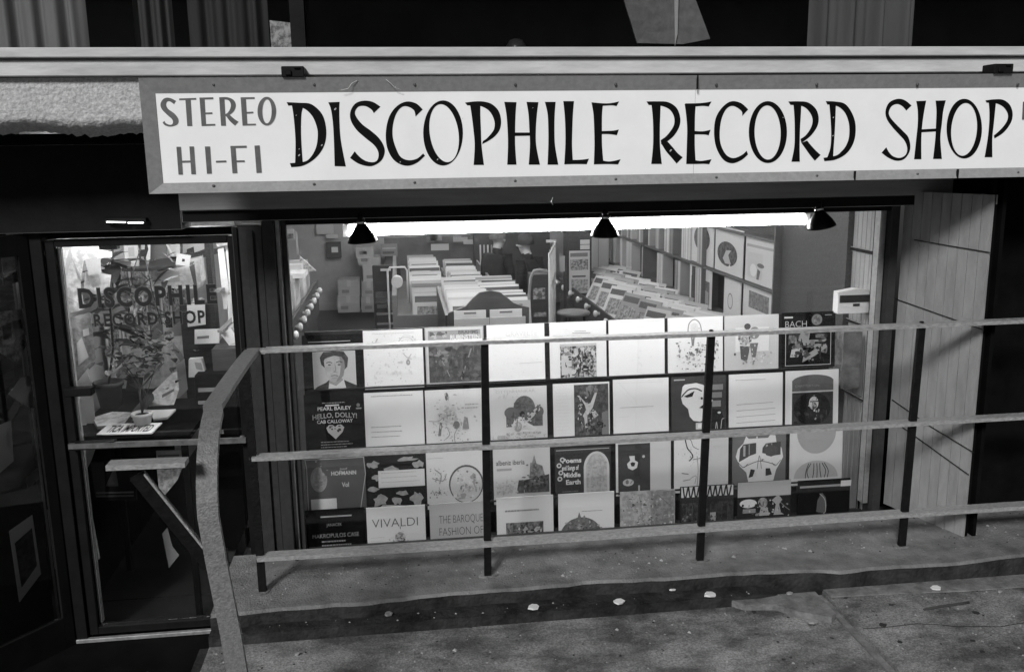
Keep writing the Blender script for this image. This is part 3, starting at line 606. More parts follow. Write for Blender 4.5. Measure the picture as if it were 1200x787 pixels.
# --- row 1
a = Art(K).R(.16,.07,.87,.72,.5).poly([(.16,.07),(.22,.13),(.36,.19),(.42,.24),(.64,.24),(.76,.18),(.87,.13),(.87,.07)],mot(.05,.03,8)).poly([(.40,.07),(.42,.22),(.52,.14),(.66,.24),(.70,.07)],.6)
a.poly([(.42,.18),(.42,.3),(.62,.3),(.64,.22),(.53,.13)],.30).poly([(.30,.50),(.28,.62),(.34,.71),(.5,.72),(.68,.71),(.75,.6),(.73,.45),(.68,.40),(.4,.4)],mot(.07,.035,10)).poly([(.345,.55),(.36,.62),(.45,.63),(.60,.66),(.68,.58),(.69,.44),(.66,.30),(.58,.22),(.5,.19),(.43,.22),(.37,.31)],mot(.44,.36,6))
a.poly([(.60,.66),(.68,.58),(.69,.44),(.66,.30),(.58,.22),(.53,.20),(.60,.32),(.62,.46)],.24).poly([(.33,.56),(.35,.66),(.55,.7),(.70,.62),(.69,.54),(.64,.62),(.52,.645),(.42,.62),(.37,.6)],.06)
a.L([(.385,.525),(.43,.54),(.48,.525)],.014,.1).L([(.55,.53),(.60,.545),(.65,.525)],.014,.08).E(.435,.49,.025,.011,.08).E(.595,.49,.025,.011,.07).L([(.525,.5),(.535,.40),(.50,.375),(.55,.37)],.009,.2).L([(.455,.30),(.51,.312),(.57,.298)],.013,.14).L([(.47,.275),(.52,.265),(.56,.275)],.008,.24).R(.1,.88,.8,.895,.35)
a.done(389, 392, Y1, 'dark record sleeve with a square grey photo of a face, left end of top row')
a = Art(W).lines(.15,.9,.94,1,.03,.008,.5,3).L([(.15,.82),(.2,.75),(.24,.86),(.2,.8)],.008,.35).blobs(.1,.08,.9,.62,26,.008,.03,[.68,.72,.6],4).L([(.05,.12),(.12,.06),(.88,.06),(.95,.12)],.006,.5).L([(.55,.74),(.65,.86),(.78,.86),(.9,.72)],.008,.45).L([(.58,.77),(.68,.9),(.8,.88),(.9,.78)],.006,.5).E(.74,.44,.035,.05,.35).L([(.66,.6),(.74,.52),(.8,.58)],.01,.4)
a.G(.5,.42,.3,.25,70,.005,.018,[.62,.55,.7,.66],31).G(.75,.78,.09,.06,14,.006,.015,[.4,.5],32)
a.done(460, 386.5, Y1, 'white record sleeve with faint map-like drawing, second in top row')
a = Art(.5).frame(.02,.02,.98,.98,.03,.62).R(.055,.055,.945,.72,mot(.11,.06,10)).poly([(.18,.72),(.22,.5),(.3,.3),(.38,.2),(.42,.72)],.16).L([(.2,.58),(.34,.3),(.4,.16)],.012,.35).L([(.78,.62),(.6,.1)],.02,.3)
a.R(.055,.735,.945,.945,.33).T('RUBINSTEIN',.68,.79,.075,.75,.5,.03).T('BRAHMS',.74,.88,.06,.12,.34,.02).blobs(.08,.78,.38,.93,8,.02,.05,[.12,.5,.2],5,1.5)
a.G(.5,.4,.3,.2,60,.02,.07,[.08,.12,.05,.15],33,(.06,.06,.94,.71)).G(.3,.55,.08,.1,14,.02,.05,[.25,.18],34,(.06,.06,.94,.71))
a.done(532, 383, Y1, 'record sleeve with a dark picture and RUBINSTEIN lettering across its top')
a = Art(W).T('GRAVELTE',.6,.80,.08,.66,.55,-.005).L([(.55,.32),(.95,.33)],.006,.45).blobs(.2,.1,.9,.6,8,.005,.02,.72,8)
a.G(.5,.4,.25,.2,30,.004,.012,[.7,.66,.62],35)
a.done(604, 380, Y1, 'nearly blank white record sleeve right of the dark RUBINSTEIN one')
a = Art(.75).R(.18,.03,.82,.62,mot(.5,.05,14)).blobs(.2,.04,.8,.6,22,.03,.08,[.03,.6,.05,.25],9).R(.2,.08,.38,.42,.55)
for u, v in ((.28,.52),(.45,.5),(.57,.54),(.68,.5),(.76,.45)): a.E(u,v,.035,.045,.55)
a.R(.4,.8,.72,.81,.2).R(.44,.835,.64,.845,.3)
a.G(.52,.3,.18,.14,90,.012,.035,[.04,.5,.1,.62,.2,.03],36,(.19,.04,.81,.6)).G(.5,.53,.2,.03,14,.018,.028,[.5,.6,.35],37,(.19,.04,.81,.61)).R(.18,.58,.82,.62,.5)
a.done(677, 377, Y1, 'white record sleeve with a square photo of a standing group of people')
a = Art(.82).R(.05,.96,.95,.965,.5).L([(.05,.86),(.96,.86)],.004,.6).blobs(.3,.15,.85,.6,7,.01,.03,.76,12)
a.done(746, 374, Y1, 'blank white record sleeve in top row between group photo and flowers')
a = Art(.78).L([(.36,.68),(.38,.88),(.48,.96),(.58,.88),(.62,.66)],.02,.3).E(.48,.80,.07,.10,.68).L([(.43,.64),(.45,.5),(.47,.64)],.03,.3).blobs(.12,.08,.92,.56,46,.012,.035,[.12,.3,.45,.2],6)
a.G(.5,.3,.2,.14,80,.006,.02,[.15,.35,.5,.08,.6],38).G(.48,.78,.05,.06,12,.01,.02,[.5,.35,.6],39)
a.done(815, 371.5, Y1, 'white record sleeve with a long-haired figure in a flowered dress')
a = Art(.56).R(.2,.35,.82,.78,.72).E(.42,.80,.06,.055,.08).E(.38,.6,.13,.13,mot(.6,.2,9)).E(.55,.68,.10,.11,.25).poly([(.28,.46),(.3,.22),(.38,.18),(.42,.2),(.47,.44)],.1).poly([(.46,.5),(.5,.25),(.57,.24),(.62,.5)],.16).blobs(.5,.12,.88,.4,12,.008,.03,[.68,.4],15).blobs(.3,.12,.6,.2,8,.01,.03,.25,16)
a.G(.42,.55,.07,.12,36,.01,.025,[.1,.5,.3,.65],40).G(.6,.3,.14,.08,30,.005,.014,[.4,.7,.3],41)
a.done(881, 369, Y1, 'pale grey record sleeve with two small dark figures, eighth in top row')
a = Art(K).R(.04,.90,.2,.93,.6).T('BACH',.26,.74,.115,.55,.40,-.012).E(.65,.86,.10,.10,.20).E(.65,.86,.06,.075,mot(.32,.1,8)).R(.8,.93,.93,.945,.3)
a.frame(.06,.04,.92,.66,.012,.45).blobs(.12,.1,.85,.6,6,.05,.12,[mot(.2,.03,10)],3,1.4).poly([(.38,.1),(.6,.2),(.85,.36),(.82,.42),(.6,.32),(.4,.2)],.35).poly([(.35,.64),(.52,.62),(.5,.5),(.84,.5),(.8,.46),(.42,.44),(.3,.5)],.30).poly([(.15,.2),(.3,.2),(.34,.36),(.18,.34)],.5)
a.G(.5,.35,.2,.12,50,.02,.06,[.04,.2,.08,.32,.02],42,(.08,.06,.9,.63))
a.done(948, 365.5, Y1, 'black record sleeve lettered BACH with a framed picture of hands')
# --- row 2
a = Art(K).lines(.3,.8,.84,1,.02,.012,.35,2).R(.35,.79,.58,.815,.6).T('PEARL BAILEY',.50,.72,.062,.62,.56,.02).T('HELLO, DOLLY!',.50,.565,.085,.42,.74,.02,.03).T('CAB CALLOWAY',.5,.50,.058,.65,.60,.02)
hp = [(.5,.22),(.38,.34),(.35,.42),(.40,.47),(.46,.465),(.5,.43),(.54,.465),(.60,.47),(.65,.42),(.62,.34)]; a.poly(hp,.5).blobs(.4,.32,.6,.45,7,.01,.03,[.05,.1],3).lines(.25,.8,.17,3,.045,.012,.35,5).R(.86,.72,.95,.745,.3).E(.9,.79,.03,.03,.2)
a.done(391, 461, Y2, 'black record sleeve lettered HELLO, DOLLY! above a pale heart')
a = Art(.80).lines(.12,.88,.93,1,.03,.014,.3,7).lines(.1,.65,.4,3,.085,.012,.3,8)
a.done(461, 459, Y2, 'white record sleeve with only thin lines of type, second in second row')
a = Art(.72).E(.37,.88,.03,.07,.16).blobs(.2,.4,.62,.8,24,.02,.06,[.62,.55,.66],9).poly([(.2,.2),(.24,.44),(.28,.44),(.25,.2)],.2).poly([(.62,.3),(.66,.52),(.72,.5),(.74,.3)],.3).E(.52,.38,.06,.07,.2).L([(.35,.36),(.4,.22),(.3,.12)],.015,.35).L([(.55,.34),(.48,.2),(.5,.03)],.012,.3).lines(.68,.92,.72,2,.06,.02,.4,3).L([(.05,.47),(.2,.46),(.3,.52)],.015,.4).blobs(.1,.1,.9,.7,16,.005,.02,[.5,.35],22)
a.G(.4,.55,.13,.14,90,.01,.03,[.6,.45,.68,.35,.5],43).G(.45,.3,.16,.1,40,.008,.02,[.3,.5,.62],44)
a.done(532, 456, Y2, 'white record sleeve with a sketched figure in armour and plumes')
a = Art(.66).T('OTTENHANKAR.',.46,.90,.05,.48,.7).R(.28,.3,.92,.62,mot(.16,.10,20)).E(.6,.62,.19,.22,mot(.16,.10,20)).E(.37,.55,.12,.1,.15).E(.85,.55,.09,.1,.15).poly([(.38,.3),(.42,.42),(.56,.48),(.66,.36),(.82,.26),(.76,.2),(.48,.2)],.72).E(.56,.52,.045,.055,.03).poly([(.58,.38),(.78,.6),(.86,.64),(.88,.58),(.66,.38)],.62).E(.48,.3,.07,.09,.35).blobs(.1,.06,.95,.2,18,.01,.03,[.5,.42],7).R(.12,.06,.26,.16,.45)
a.G(.6,.55,.2,.12,40,.015,.04,[.13,.2,.1],45,(.3,.35,.92,.8)).G(.5,.34,.08,.06,26,.012,.03,[.68,.6,.4,.72],46).G(.5,.12,.28,.04,50,.006,.018,[.42,.58,.35],47).G(.25,.85,.14,.04,20,.008,.02,[.5,.58],48)
a.done(607, 453, Y2, 'pale record sleeve with a guitarist in white before dark arches')
a = Art(.78).R(.37,.04,.98,.97,mot(.10,.05,10)).lines(.05,.33,.9,14,.06,.006,.66,4).poly([(.42,.78),(.46,.78),(.56,.6),(.58,.52),(.52,.42),(.54,.38),(.62,.44),(.7,.56),(.78,.82),(.74,.82),(.66,.64),(.6,.62)],.62).poly([(.54,.42),(.56,.2),(.6,.2),(.6,.42)],.55).poly([(.68,.46),(.72,.36),(.8,.42),(.74,.5)],.5).poly([(.86,.06),(.97,.06),(.97,.5),(.86,.46)],.2).blobs(.45,.06,.9,.3,10,.03,.06,[.15,.03],7).E(.66,.9,.05,.06,.25)
a.G(.68,.25,.14,.1,40,.015,.04,[.03,.14,.08,.2],49,(.38,.05,.97,.9)).G(.5,.55,.04,.1,16,.012,.025,[.62,.5],50).G(.66,.5,.04,.1,16,.012,.025,[.62,.45],51).G(.7,.85,.12,.06,16,.02,.05,[.16,.22],52,(.38,.05,.97,.95))
a.done(681, 448.5, Y2, 'record sleeve with a white strip and a dark photo of leaping dancers')
a = Art(.82).L([(.12,.50),(.72,.50)],.006,.25).L([(.05,.94),(.9,.93)],.003,.55).L([(.1,.33),(.3,.34)],.003,.5)
a.done(751, 443.5, Y2, 'blank white record sleeve in second row beside the big white face')
a = Art(.06).poly([(.2,.82),(.24,.86),(.45,.88),(.58,.84),(.68,.7),(.7,.6),(.76,.55),(.7,.5),(.72,.42),(.66,.36),(.62,.22),(.52,.18),(.40,.2),(.33,.28),(.3,.42),(.2,.52),(.17,.64)],.82)
a.L([(.18,.64),(.3,.76),(.44,.78),(.55,.73)],.022,.03).poly([(.22,.65),(.32,.69),(.42,.74),(.38,.64),(.28,.625)],.03).E(.55,.6,.022,.022,.03).poly([(.5,.43),(.58,.49),(.72,.47),(.74,.42),(.6,.41)],.03).R(.44,.04,.6,.16,.6).R(.48,.07,.54,.14,.8)
a.R(.72,.60,.92,.70,.25).R(.72,.74,.94,.84,.25).R(.74,.44,.9,.55,.3).poly([(.72,.02),(.74,.4),(.9,.38),(.97,.2),(.97,.02)],.02).E(.87,.33,.03,.02,.7).L([(.8,.02),(.82,.16),(.84,.03)],.012,.6).L([(.9,.04),(.92,.2),(.96,.22)],.012,.6).R(.04,.94,.24,.96,.5)
a.done(819, 440.5, Y2, 'black record sleeve with a large bold white drawn face, eyes closed')
a = Art(.83).lines(.12,.86,.89,1,.02,.012,.5,2)
for k, v in enumerate((.46,.35,.24,.13)): a.L([(.14,v-.01),(.86-.04*(k==0),v+.01)],.007,.3)
a.done(886, 437.5, Y2, 'white record sleeve with four thin ruled lines in second row')
a = Art(.74).R(.12,.02,.90,.82,mot(.05,.03,8)).E(.51,.80,.39,.12,.12).R(.12,.62,.90,.80,.12).R(.12,.60,.90,.625,.6).E(.5,.3,.35,.3,.015).E(.53,.4,.09,.12,.68).E(.54,.34,.05,.07,mot(.3,.06,9)).R(.46,.42,.62,.44,.05).L([(.56,.1),(.6,.18),(.63,.28)],.03,.4).R(.08,.02,.118,.8,.8).T('CHATTERTON',.4,.70,.045,.3,.45)
a.G(.5,.2,.2,.1,24,.02,.06,[.02,.06,.03],53,(.13,.03,.9,.6)).G(.53,.37,.04,.06,12,.012,.025,[.5,.7,.2],54)
a.done(952, 433.5, Y2, 'white record sleeve with a dark round-topped panel around a small face')
# --- row 3
a = Art(.11).L([(.02,.02),(.03,.9),(.08,.96),(.9,.96),(.97,.88),(.98,.04),(.02,.03)],.014,.5,n=8).E(.22,.62,.14,.22,mot(.36,.24,8)).poly([(.26,.84),(.3,.7),(.4,.66),(.38,.84)],.11).T('HOFMANN',.64,.68,.07,.72,.42,.03).T('Josef',.64,.77,.04,.65,.13).T('Vol',.66,.47,.08,.65,.12,.03).R(.07,.02,.5,.28,.75)
a.G(.22,.62,.07,.12,26,.012,.03,[.3,.4,.22],55)
a.done(392, 535, Y3, 'grey record sleeve lettered HOFMANN with a pale head in profile', lean=4)
a = Art(.018); r5 = random.Random(11)
for (u,v,sx,sy,k) in ((.12,.85,.13,.07,1),(.7,.92,.18,.05,2),(.9,.82,.12,.07,3),(.42,.74,.2,.08,4),(.2,.62,.14,.06,5),(.1,.42,.12,.05,6),(.22,.22,.16,.13,7),(.5,.2,.14,.08,8),(.85,.22,.14,.14,9),(.6,.33,.1,.05,10),(.35,.08,.3,.06,11)):
    rr = random.Random(k); a.poly([(min(max(u+sx*rr.uniform(.5,1.15)*math.cos(t),.01),.99), min(max(v+sy*rr.uniform(.5,1.25)*math.sin(t),.01),.99)) for t in [2*PI*j/13 for j in range(13)]], mot(.42,.33,10))
a.R(.20,.44,.99,.74,.76).lines(.25,.95,.69,3,.08,.012,.5,5)
a.done(463, 533, Y3, 'black and grey camouflage patterned record sleeve with a white label', lean=4)
a = Art(.74).R(.02,.9,.3,.905,.3).E(.68,.42,.30,.34,.12).E(.68,.41,.275,.315,.66).blobs(.45,.15,.85,.68,16,.02,.06,[.4,.74,.5],8).L([(.15,.7),(.25,.6),(.22,.45)],.02,.35).L([(.1,.55),(.28,.5),(.34,.62)],.015,.3).blobs(.04,.2,.3,.35,8,.01,.03,.2,9)
a.G(.68,.4,.13,.14,70,.01,.03,[.4,.72,.25,.6,.75],56,(.44,.1,.92,.7)).G(.2,.58,.08,.08,30,.006,.016,[.35,.5,.2],57).G(.2,.3,.1,.03,26,.008,.014,[.25,.4],58)
a.done(533, 529, Y3, 'white record sleeve with a large drawn medallion circle', lean=4)
a = Art(.66).T('albeniz iberia',.30,.70,.09,.10,.50,.01).R(.06,.60,.32,.64,.4).poly([(.52,.30),(.62,.32),(.65,.72),(.68,.72),(.72,.86),(.76,.70),(.86,.66),(.9,.5),(.98,.3),(.98,.18),(.4,.18),(.44,.28)],mot(.30,.12,7)).poly([(.44,.42),(.56,.42),(.7,.44),(.98,.5),(.98,.18),(.40,.2)],mot(.10,.05,8)).blobs(.05,.18,.4,.4,16,.02,.05,[.5,.6],9)
a.G(.72,.36,.14,.08,70,.015,.04,[.06,.14,.2,.04],59,(.42,.19,.98,.48)).G(.74,.6,.05,.1,26,.01,.025,[.2,.34,.14],60).G(.22,.3,.12,.08,40,.01,.025,[.5,.58,.42],61)
a.done(611, 524, Y3, 'grey record sleeve of a castle tower lettered albeniz iberia', lean=4)
a = Art(.045).R(.02,.96,.97,.975,.4).E(.74,.62,.23,.30,.62,40).R(.51,.05,.97,.62,.62).E(.74,.62,.185,.26,mot(.5,.36,10)).R(.555,.10,.925,.62,mot(.5,.36,10)).blobs(.5,.05,.96,.16,10,.01,.03,[.3,.55],12)
for i, (t_, u_, w_) in enumerate((('Poems',.30,.34),('and Songs of',.27,.30),('Middle',.30,.30),('Earth',.32,.26))): a.T(t_,u_,.74-.13*i,.085,.72,w_,.03)
for u_, v_ in ((.13,.80),(.07,.70),(.1,.57),(.08,.46)): a.E(u_,v_,.045,.045,.6,14).E(u_,v_,.022,.022,.045,10)
a.lines(.12,.42,.22,4,.045,.01,.3,3)
a.G(.74,.45,.1,.2,40,.015,.035,[.42,.52,.36],62,(.56,.1,.93,.88)).G(.74,.1,.12,.03,16,.01,.02,[.25,.5],63)
a.done(683, 524, Y3, 'record sleeve lettered Poems and Songs of Middle Earth beside a pale arch', lean=4)
a = Art(.66).R(.04,.02,.62,.94,.06).R(.0,.0,.035,.99,.8).poly([(.24,.72),(.34,.72),(.34,.64),(.4,.6),(.38,.5),(.3,.46),(.22,.5),(.2,.58),(.26,.64)],.72).poly([(.26,.59),(.3,.61),(.35,.59),(.33,.53),(.28,.53)],.03).E(.5,.70,.025,.025,.6).E(.22,.24,.1,.065,.6).E(.2,.25,.03,.04,.2).L([(.26,.22),(.3,.28)],.02,.3).R(.40,.06,.43,.18,.5)
a.done(754, 515, Y3, 'record sleeve with a black panel of small white shapes on grey', lean=4)
a = Art(.80).L([(.2,.98),(.24,.82),(.3,.74),(.34,.66),(.28,.58)],.02,.03).L([(.2,.98),(.3,.96),(.35,.84),(.45,.78)],.01,.1).L([(.34,.6),(.5,.62)],.012,.15).L([(.14,.36),(.26,.34)],.014,.1).L([(.16,.22),(.3,.24)],.012,.2).L([(.14,.05),(.24,.04)],.02,.06).L([(.42,.66),(.44,.4),(.42,.1)],.012,.3).L([(.3,.26),(.4,.3),(.38,.16)],.01,.3).R(.56,.05,.97,.95,.76)
a.G(.3,.7,.08,.12,26,.004,.012,[.05,.2,.4],70).G(.72,.5,.12,.2,16,.004,.01,[.6,.66],71)
a.done(822, 512, Y3, 'white record sleeve with sparse black ink drawing strokes', lean=4)
a = Art(.18).poly([(.25,.97),(.3,.92),(.66,.92),(.7,.97),(.8,.96),(.82,.84),(.92,.72),(.95,.55),(.88,.42),(.82,.32),(.76,.08),(.4,.06),(.3,.12),(.26,.3),(.14,.42),(.06,.6),(.1,.74),(.2,.84)],.80)
for x0,x1 in ((.12,.44),(.54,.9)): a.poly([(x0,.5),(x0+.02,.74),(x0+.08,.82),(x1,.84),(x1,.6),((x0+x1)/2,.58)],.08).R(x0+.08,.60,x0+.12,.8,.45).R(x0+.18,.62,x0+.20,.82,.35)
a.poly([(.2,.48),(.3,.6),(.5,.66),(.72,.6),(.82,.5),(.66,.52),(.5,.54),(.34,.52)],.80).E(.72,.68,.13,.11,.1,8).L([(.2,.4),(.5,.5),(.8,.42)],.012,.1).poly([(.3,.2),(.34,.36),(.42,.34),(.38,.22)],.04).poly([(.62,.22),(.62,.36),(.70,.36),(.74,.24)],.04).L([(.46,.36),(.5,.6),(.54,.36)],.012,.2).R(.44,.66,.46,.96,.8).L([(.1,.5),(.2,.4),(.28,.46)],.01,.1).L([(.9,.5),(.8,.4),(.74,.46)],.01,.1)
a.done(890, 508, Y3, 'grey record sleeve with a white bus-fronted shape with dark windows', lean=4)
a = Art(.72).E(.50,.98,.37,.40,.42,40,PI,2*PI).E(.5,.13,.42,.32,.5,40,0,PI)
for u in (.3,.36,.44,.52,.6,.66,.72): a.L([(u,.13),(u+.03*math.sin(u*30),.26),(.5+(u-.5)*.7,.40)],.014,.03)
a.R(0,.02,1,.06,.76)
a.done(957, 504.5, Y3, 'white record sleeve with a grey disc over a dark-lined half circle', lean=4)
# --- row 4
a = Art(K).R(.26,.86,.78,.885,.55).T('JANACEK',.48,.70,.055,.4,.26).T('MAKROPULOS CASE',.5,.50,.075,.42,.78,.0).lines(.26,.78,.42,3,.07,.025,.4,2).R(.28,.16,.76,.24,.2)
a.done(392, 596, Y4, 'black record sleeve lettered MAKROPULOS CASE, left end of bottom row', lean=3)
a = Art(.78).T('VIVALDI',.48,.64,.16,.10,.78,-.012).lines(.06,.3,.46,4,.06,.008,.55,4).E(.56,.44,.09,.1,mot(.6,.25,9)).poly([(.36,.02),(.38,.2),(.5,.3),(.62,.38),(.7,.3),(.6,.12),(.58,.02)],.6).E(.4,.25,.04,.05,.06).E(.6,.38,.05,.05,.1).E(.53,.08,.03,.05,.1).L([(.38,.2),(.5,.3),(.6,.22)],.012,.3)
a.G(.55,.36,.08,.1,50,.01,.025,[.3,.55,.68,.15],64)
a.done(463.5, 593, Y4, 'white record sleeve lettered VIVALDI with a small sketched figure', lean=3)
a = Art(.52)
for i, (t_, v_) in enumerate((('THE BAROQUE',.64),('FASHION OF',.42),('THE DAY',.20))): a.T(t_,.54,v_,.15,.07,.76 if i < 2 else .70,-.018)
a.done(537, 588.5, Y4, 'grey record sleeve filled with three lines of narrow tall lettering', lean=3)
a = Art(.78).lines(.15,.85,.74,1,.05,.03,.25,5).R(.16,.0,.82,.54,mot(.3,.07,12)).blobs(.2,.05,.8,.5,18,.02,.06,[.5,.08,.6,.2],4).E(.5,.3,.06,.16,.5)
a.G(.5,.28,.18,.12,80,.012,.035,[.1,.3,.5,.2,.6,.05],65,(.17,.01,.81,.53))
a.done(615, 581.5, Y4, 'white record sleeve with a small landscape painting in its middle', lean=3)
a = Art(.80).lines(.42,.85,.66,1,.05,.012,.3,5).E(.4,.2,.38,.36,mot(.22,.12,9),30,0,PI).R(.03,.05,.78,.2,mot(.22,.12,9)).E(.84,.2,.1,.12,.05,16).poly([(.32,.5),(.37,.66),(.42,.5)],.2).E(.46,.56,.02,.03,.3).poly([(.28,.1),(.36,.45),(.44,.4),(.42,.1)],.35)
a.G(.4,.3,.17,.1,70,.012,.03,[.15,.3,.22,.45,.1],66,(.06,.05,.8,.52))
a.done(687, 577, Y4, 'white record sleeve with a big dark rounded mound shape', lean=3)
a = Art(mot(.48,.3,7)).R(.56,.12,.99,.98,mot(.30,.2,10)).blobs(.2,.3,.6,.9,12,.01,.035,[.1,.3,.6],5).blobs(.3,.16,.95,.42,26,.01,.03,[.7,.5,.2],6).L([(.35,.9),(.38,.6),(.3,.4)],.012,.25).L([(.7,.9),(.85,.76),(.92,.7)],.012,.15)
a.G(.5,.5,.28,.25,140,.008,.025,[.2,.5,.35,.6,.12],67)
a.done(759, 574.5, Y4, 'mottled grey record sleeve with speckled battle scene, sixth in bottom row', lean=3)
a = Art(.03).R(.02,.80,.98,.99,.75)
for i in range(9): x = .08+.1*i; a.L([(x-.03,1),(x+.01,.78),(x+.06,.98)],.028,.03)
a.R(.02,.68,.98,.78,.04).R(.02,.1,.98,.70,mot(.07,.03,10)).R(.55,.1,.66,.5,.5).E(.6,.32,.03,.05,.1).blobs(.1,.1,.5,.5,8,.01,.03,[.2],3)
for i in range(8): a.L([(.1+.11*i,.1),(.11+.11*i,.66)],.006,.13)
a.G(.5,.35,.25,.15,40,.012,.035,[.05,.12,.03,.2],68,(.03,.1,.97,.66))
a.done(829, 568.5, Y4, 'dark record sleeve topped by a white band with black zigzags', lean=3)
a = Art(.03).R(0,.72,1,1,.5).E(.2,.60,.16,.08,.76).R(.1,.42,.34,.5,.3).E(.47,.6,.09,.1,mot(.4,.2,8)).poly([(.4,.36),(.44,.52),(.56,.52),(.6,.36)],.45).poly([(.68,.36),(.72,.56),(.64,.64),(.76,.74),(.84,.64),(.78,.56),(.82,.4),(.88,.36)],.42).L([(.8,.6),(.9,.5),(.98,.44)],.012,.3).blobs(.3,.36,.9,.45,10,.01,.03,[.5,.3],4)
a.G(.5,.5,.25,.08,40,.01,.03,[.05,.4,.15,.5],69,(.03,.3,.97,.71))
a.done(896, 563.5, Y4, 'record sleeve with a plain grey top over a dark cartoon scene', lean=3)
a = Art(.008).R(.04,.86,.98,.90,.36).poly([(.36,.4),(.38,.62),(.46,.76),(.54,.66),(.56,.5),(.52,.36)],.12).L([(.42,.74),(.52,.62),(.54,.42),(.5,.36)],.012,.5).R(.5,.1,.52,.38,.4)
a.done(966, 561.5, Y4, 'black record sleeve with a faint pale spoon shape, right end of bottom row', lean=3)

# stepped rack holding the window rows
rk = thing('display_rack', 'dark stepped rack holding four rows of record sleeves in the window', 'rack', (1.0, 4.85, -2.22))
b = MB(); b.box((-.52, 4.842, -1.30), (2.44, 4.855, -.93)); b.box((-.52, 4.856, -2.22), (2.44, 4.87, -1.24)); b.build('back_board', [mat('rack_black', .018, .6, .012)], rk)
for i, (yy, zz) in enumerate(((Y1, -1.232), (Y2, -1.558), (Y3, -1.893))):
    b = MB(); b.box((-.52, yy-.008, zz-.010), (2.44, yy+.05, zz-.003)); b.build('shelf', [mat('rack_black', .018)], rk)

# ------------------------------------------------------------------ things beside the rows
p0, p1 = at(983, 340, 4.78), at(1024, 366, 4.78)
b = MB(); b.box((p0.x, 4.78, p1.z), (p1.x, 4.84, p0.z-.02), 0); mx_ = (p0.x+p1.x)/2
b.prism([(p0.x,4.78,p0.z-.0195),(p1.x,4.78,p0.z-.0195),(p1.x,4.78,p0.z-.012),(mx_,4.78,p0.z+.004),(p0.x,4.78,p0.z-.012)], (0,.06,0), 0)
b.quad((p0.x+.008,4.7785,p1.z+.062),(p1.x-.008,4.7785,p1.z+.062),(p1.x-.008,4.7785,p0.z-.03),(p0.x+.008,4.7785,p0.z-.03), 1); b.box((mx_-.02,4.7775,p1.z+.04),(mx_+.02,4.7782,p1.z+.055),1)
tag(b.build('small_carton', [pr(.7), pr(.03)], bev=0), 'small white carton with a black band, beside the BACH sleeve', 'carton')
for i, (z_, hgt) in enumerate(((-1.24, .27),)):
    pass
pA, pB = at(982, 388, 4.95), at(1030, 460, 4.95)
b = MB(); b.box((2.5, 4.8, -1.36), (2.60, 5.0, -1.05), 0); b.box((2.495, 4.79, -1.37), (2.605, 4.799, -1.04), 1)
tag(b.build('plastic_bag', [mot(.26,.12,6), mat('film', .2, .3, .08, 12, bump=.4)]), 'wrinkled plastic-wrapped package at the right end of the window', 'package')
pB = at(1002, 500, 4.7)
b = MB(); n = 10
for i in range(n): b.box((2.36+.02*i, 5.0+.003*(i % 2), -2.2), (2.378+.02*i, 5.02, -1.28), 0)
tag(b.build('dark_curtain', [mat('dark_cloth', .03, .9, .015)]), 'short dark curtain behind the right end of the window display', 'curtain')
p = at(995, 568, 4.70); b = MB(); b.box((p.x-.05, 4.70, p.z-.004), (p.x+.012, 4.703, p.z+.03)); tag(b.build('price_tag', [pr(.75)]), 'tiny white tag at the lower right corner of the window', 'tag')

# ================================================================== UPPER WINDOW THINGS
def curtain(name, x0p, x1p, Y, v, label, z1=2.0, folds=7, amp=.02, seed=1):
    a, c = at(x0p, 56, Y), at(x1p, 56, Y); r = random.Random(seed); nx = folds*12; nz = 8; b = MB(); vs = []
    ph = [r.uniform(0,6) for _ in range(4)]
    for k in range(nz+1):
        for i in range(nx+1):
            t = i/nx; zz = a.z-.01+(z1-a.z)*k/nz
            y = Y+amp*(math.sin(t*folds*2*PI+ph[0]+.5*math.sin(zz*2))+.5*math.sin(t*folds*3.7*PI+ph[1])+.3*math.sin(t*folds*8+ph[2]))
            vs.append((a.x+(c.x-a.x)*t, y, zz))
    b.add(vs, [(k*(nx+1)+i, k*(nx+1)+i+1, (k+1)*(nx+1)+i+1, (k+1)*(nx+1)+i) for k in range(nz) for i in range(nx)], 0, True)
    o = b.build(name, [mat('curtain_cloth_%d' % int(v*100), v, .9, v*.7, 3, stretch=(1,1,.2))]); return tag(o, label, 'curtain')
curtain('curtain', -60, 104, 4.35, .32, 'pale pleated curtain in the upper window, far left', folds=6, seed=1)
curtain('curtain', 160, 206, 4.5, .10, 'thin dark sheer curtain in the upper window', folds=3, seed=2)
curtain('curtain', 222, 316, 4.42, .07, 'dark draped curtain beside the propped picture card', folds=4, seed=3)
curtain('curtain', 950, 1072, 4.40, .17, 'grey draped curtain in the upper window, right side', folds=4, amp=.03, seed=4)
b = MB(); q = [at(316,24,4.3), at(342,27,4.3), at(345,57.5,4.3), at(318,57,4.3)]; b.prism(q, (0,.006,0), 0)
tag(b.build('picture_card', [mot(.62,.2,9)]), 'small mottled picture card propped on the upper window sill', 'card')
b = MB(); q = [at(722,-30,4.3), at(806,-30,4.3), at(831,46,4.3), at(800,52,4.3), at(748,50,4.3)]
q = [p + Vector((0, .02*math.sin(i*2), 0)) for i, p in enumerate(q)]; b.prism(q, (0,.01,0), 0); l = [at(790,-30,4.285), at(796,-30,4.285), at(794,40,4.285), at(791,54,4.285)]; b.prism(l, (0,.004,0), 1)
tag(b.build('cloth', [mat('hanging_cloth', .22, .9, .15, 20, bump=.5, bscale=20), pr(.55)]), 'grey cloth hanging in the upper window with a pale cord', 'cloth')
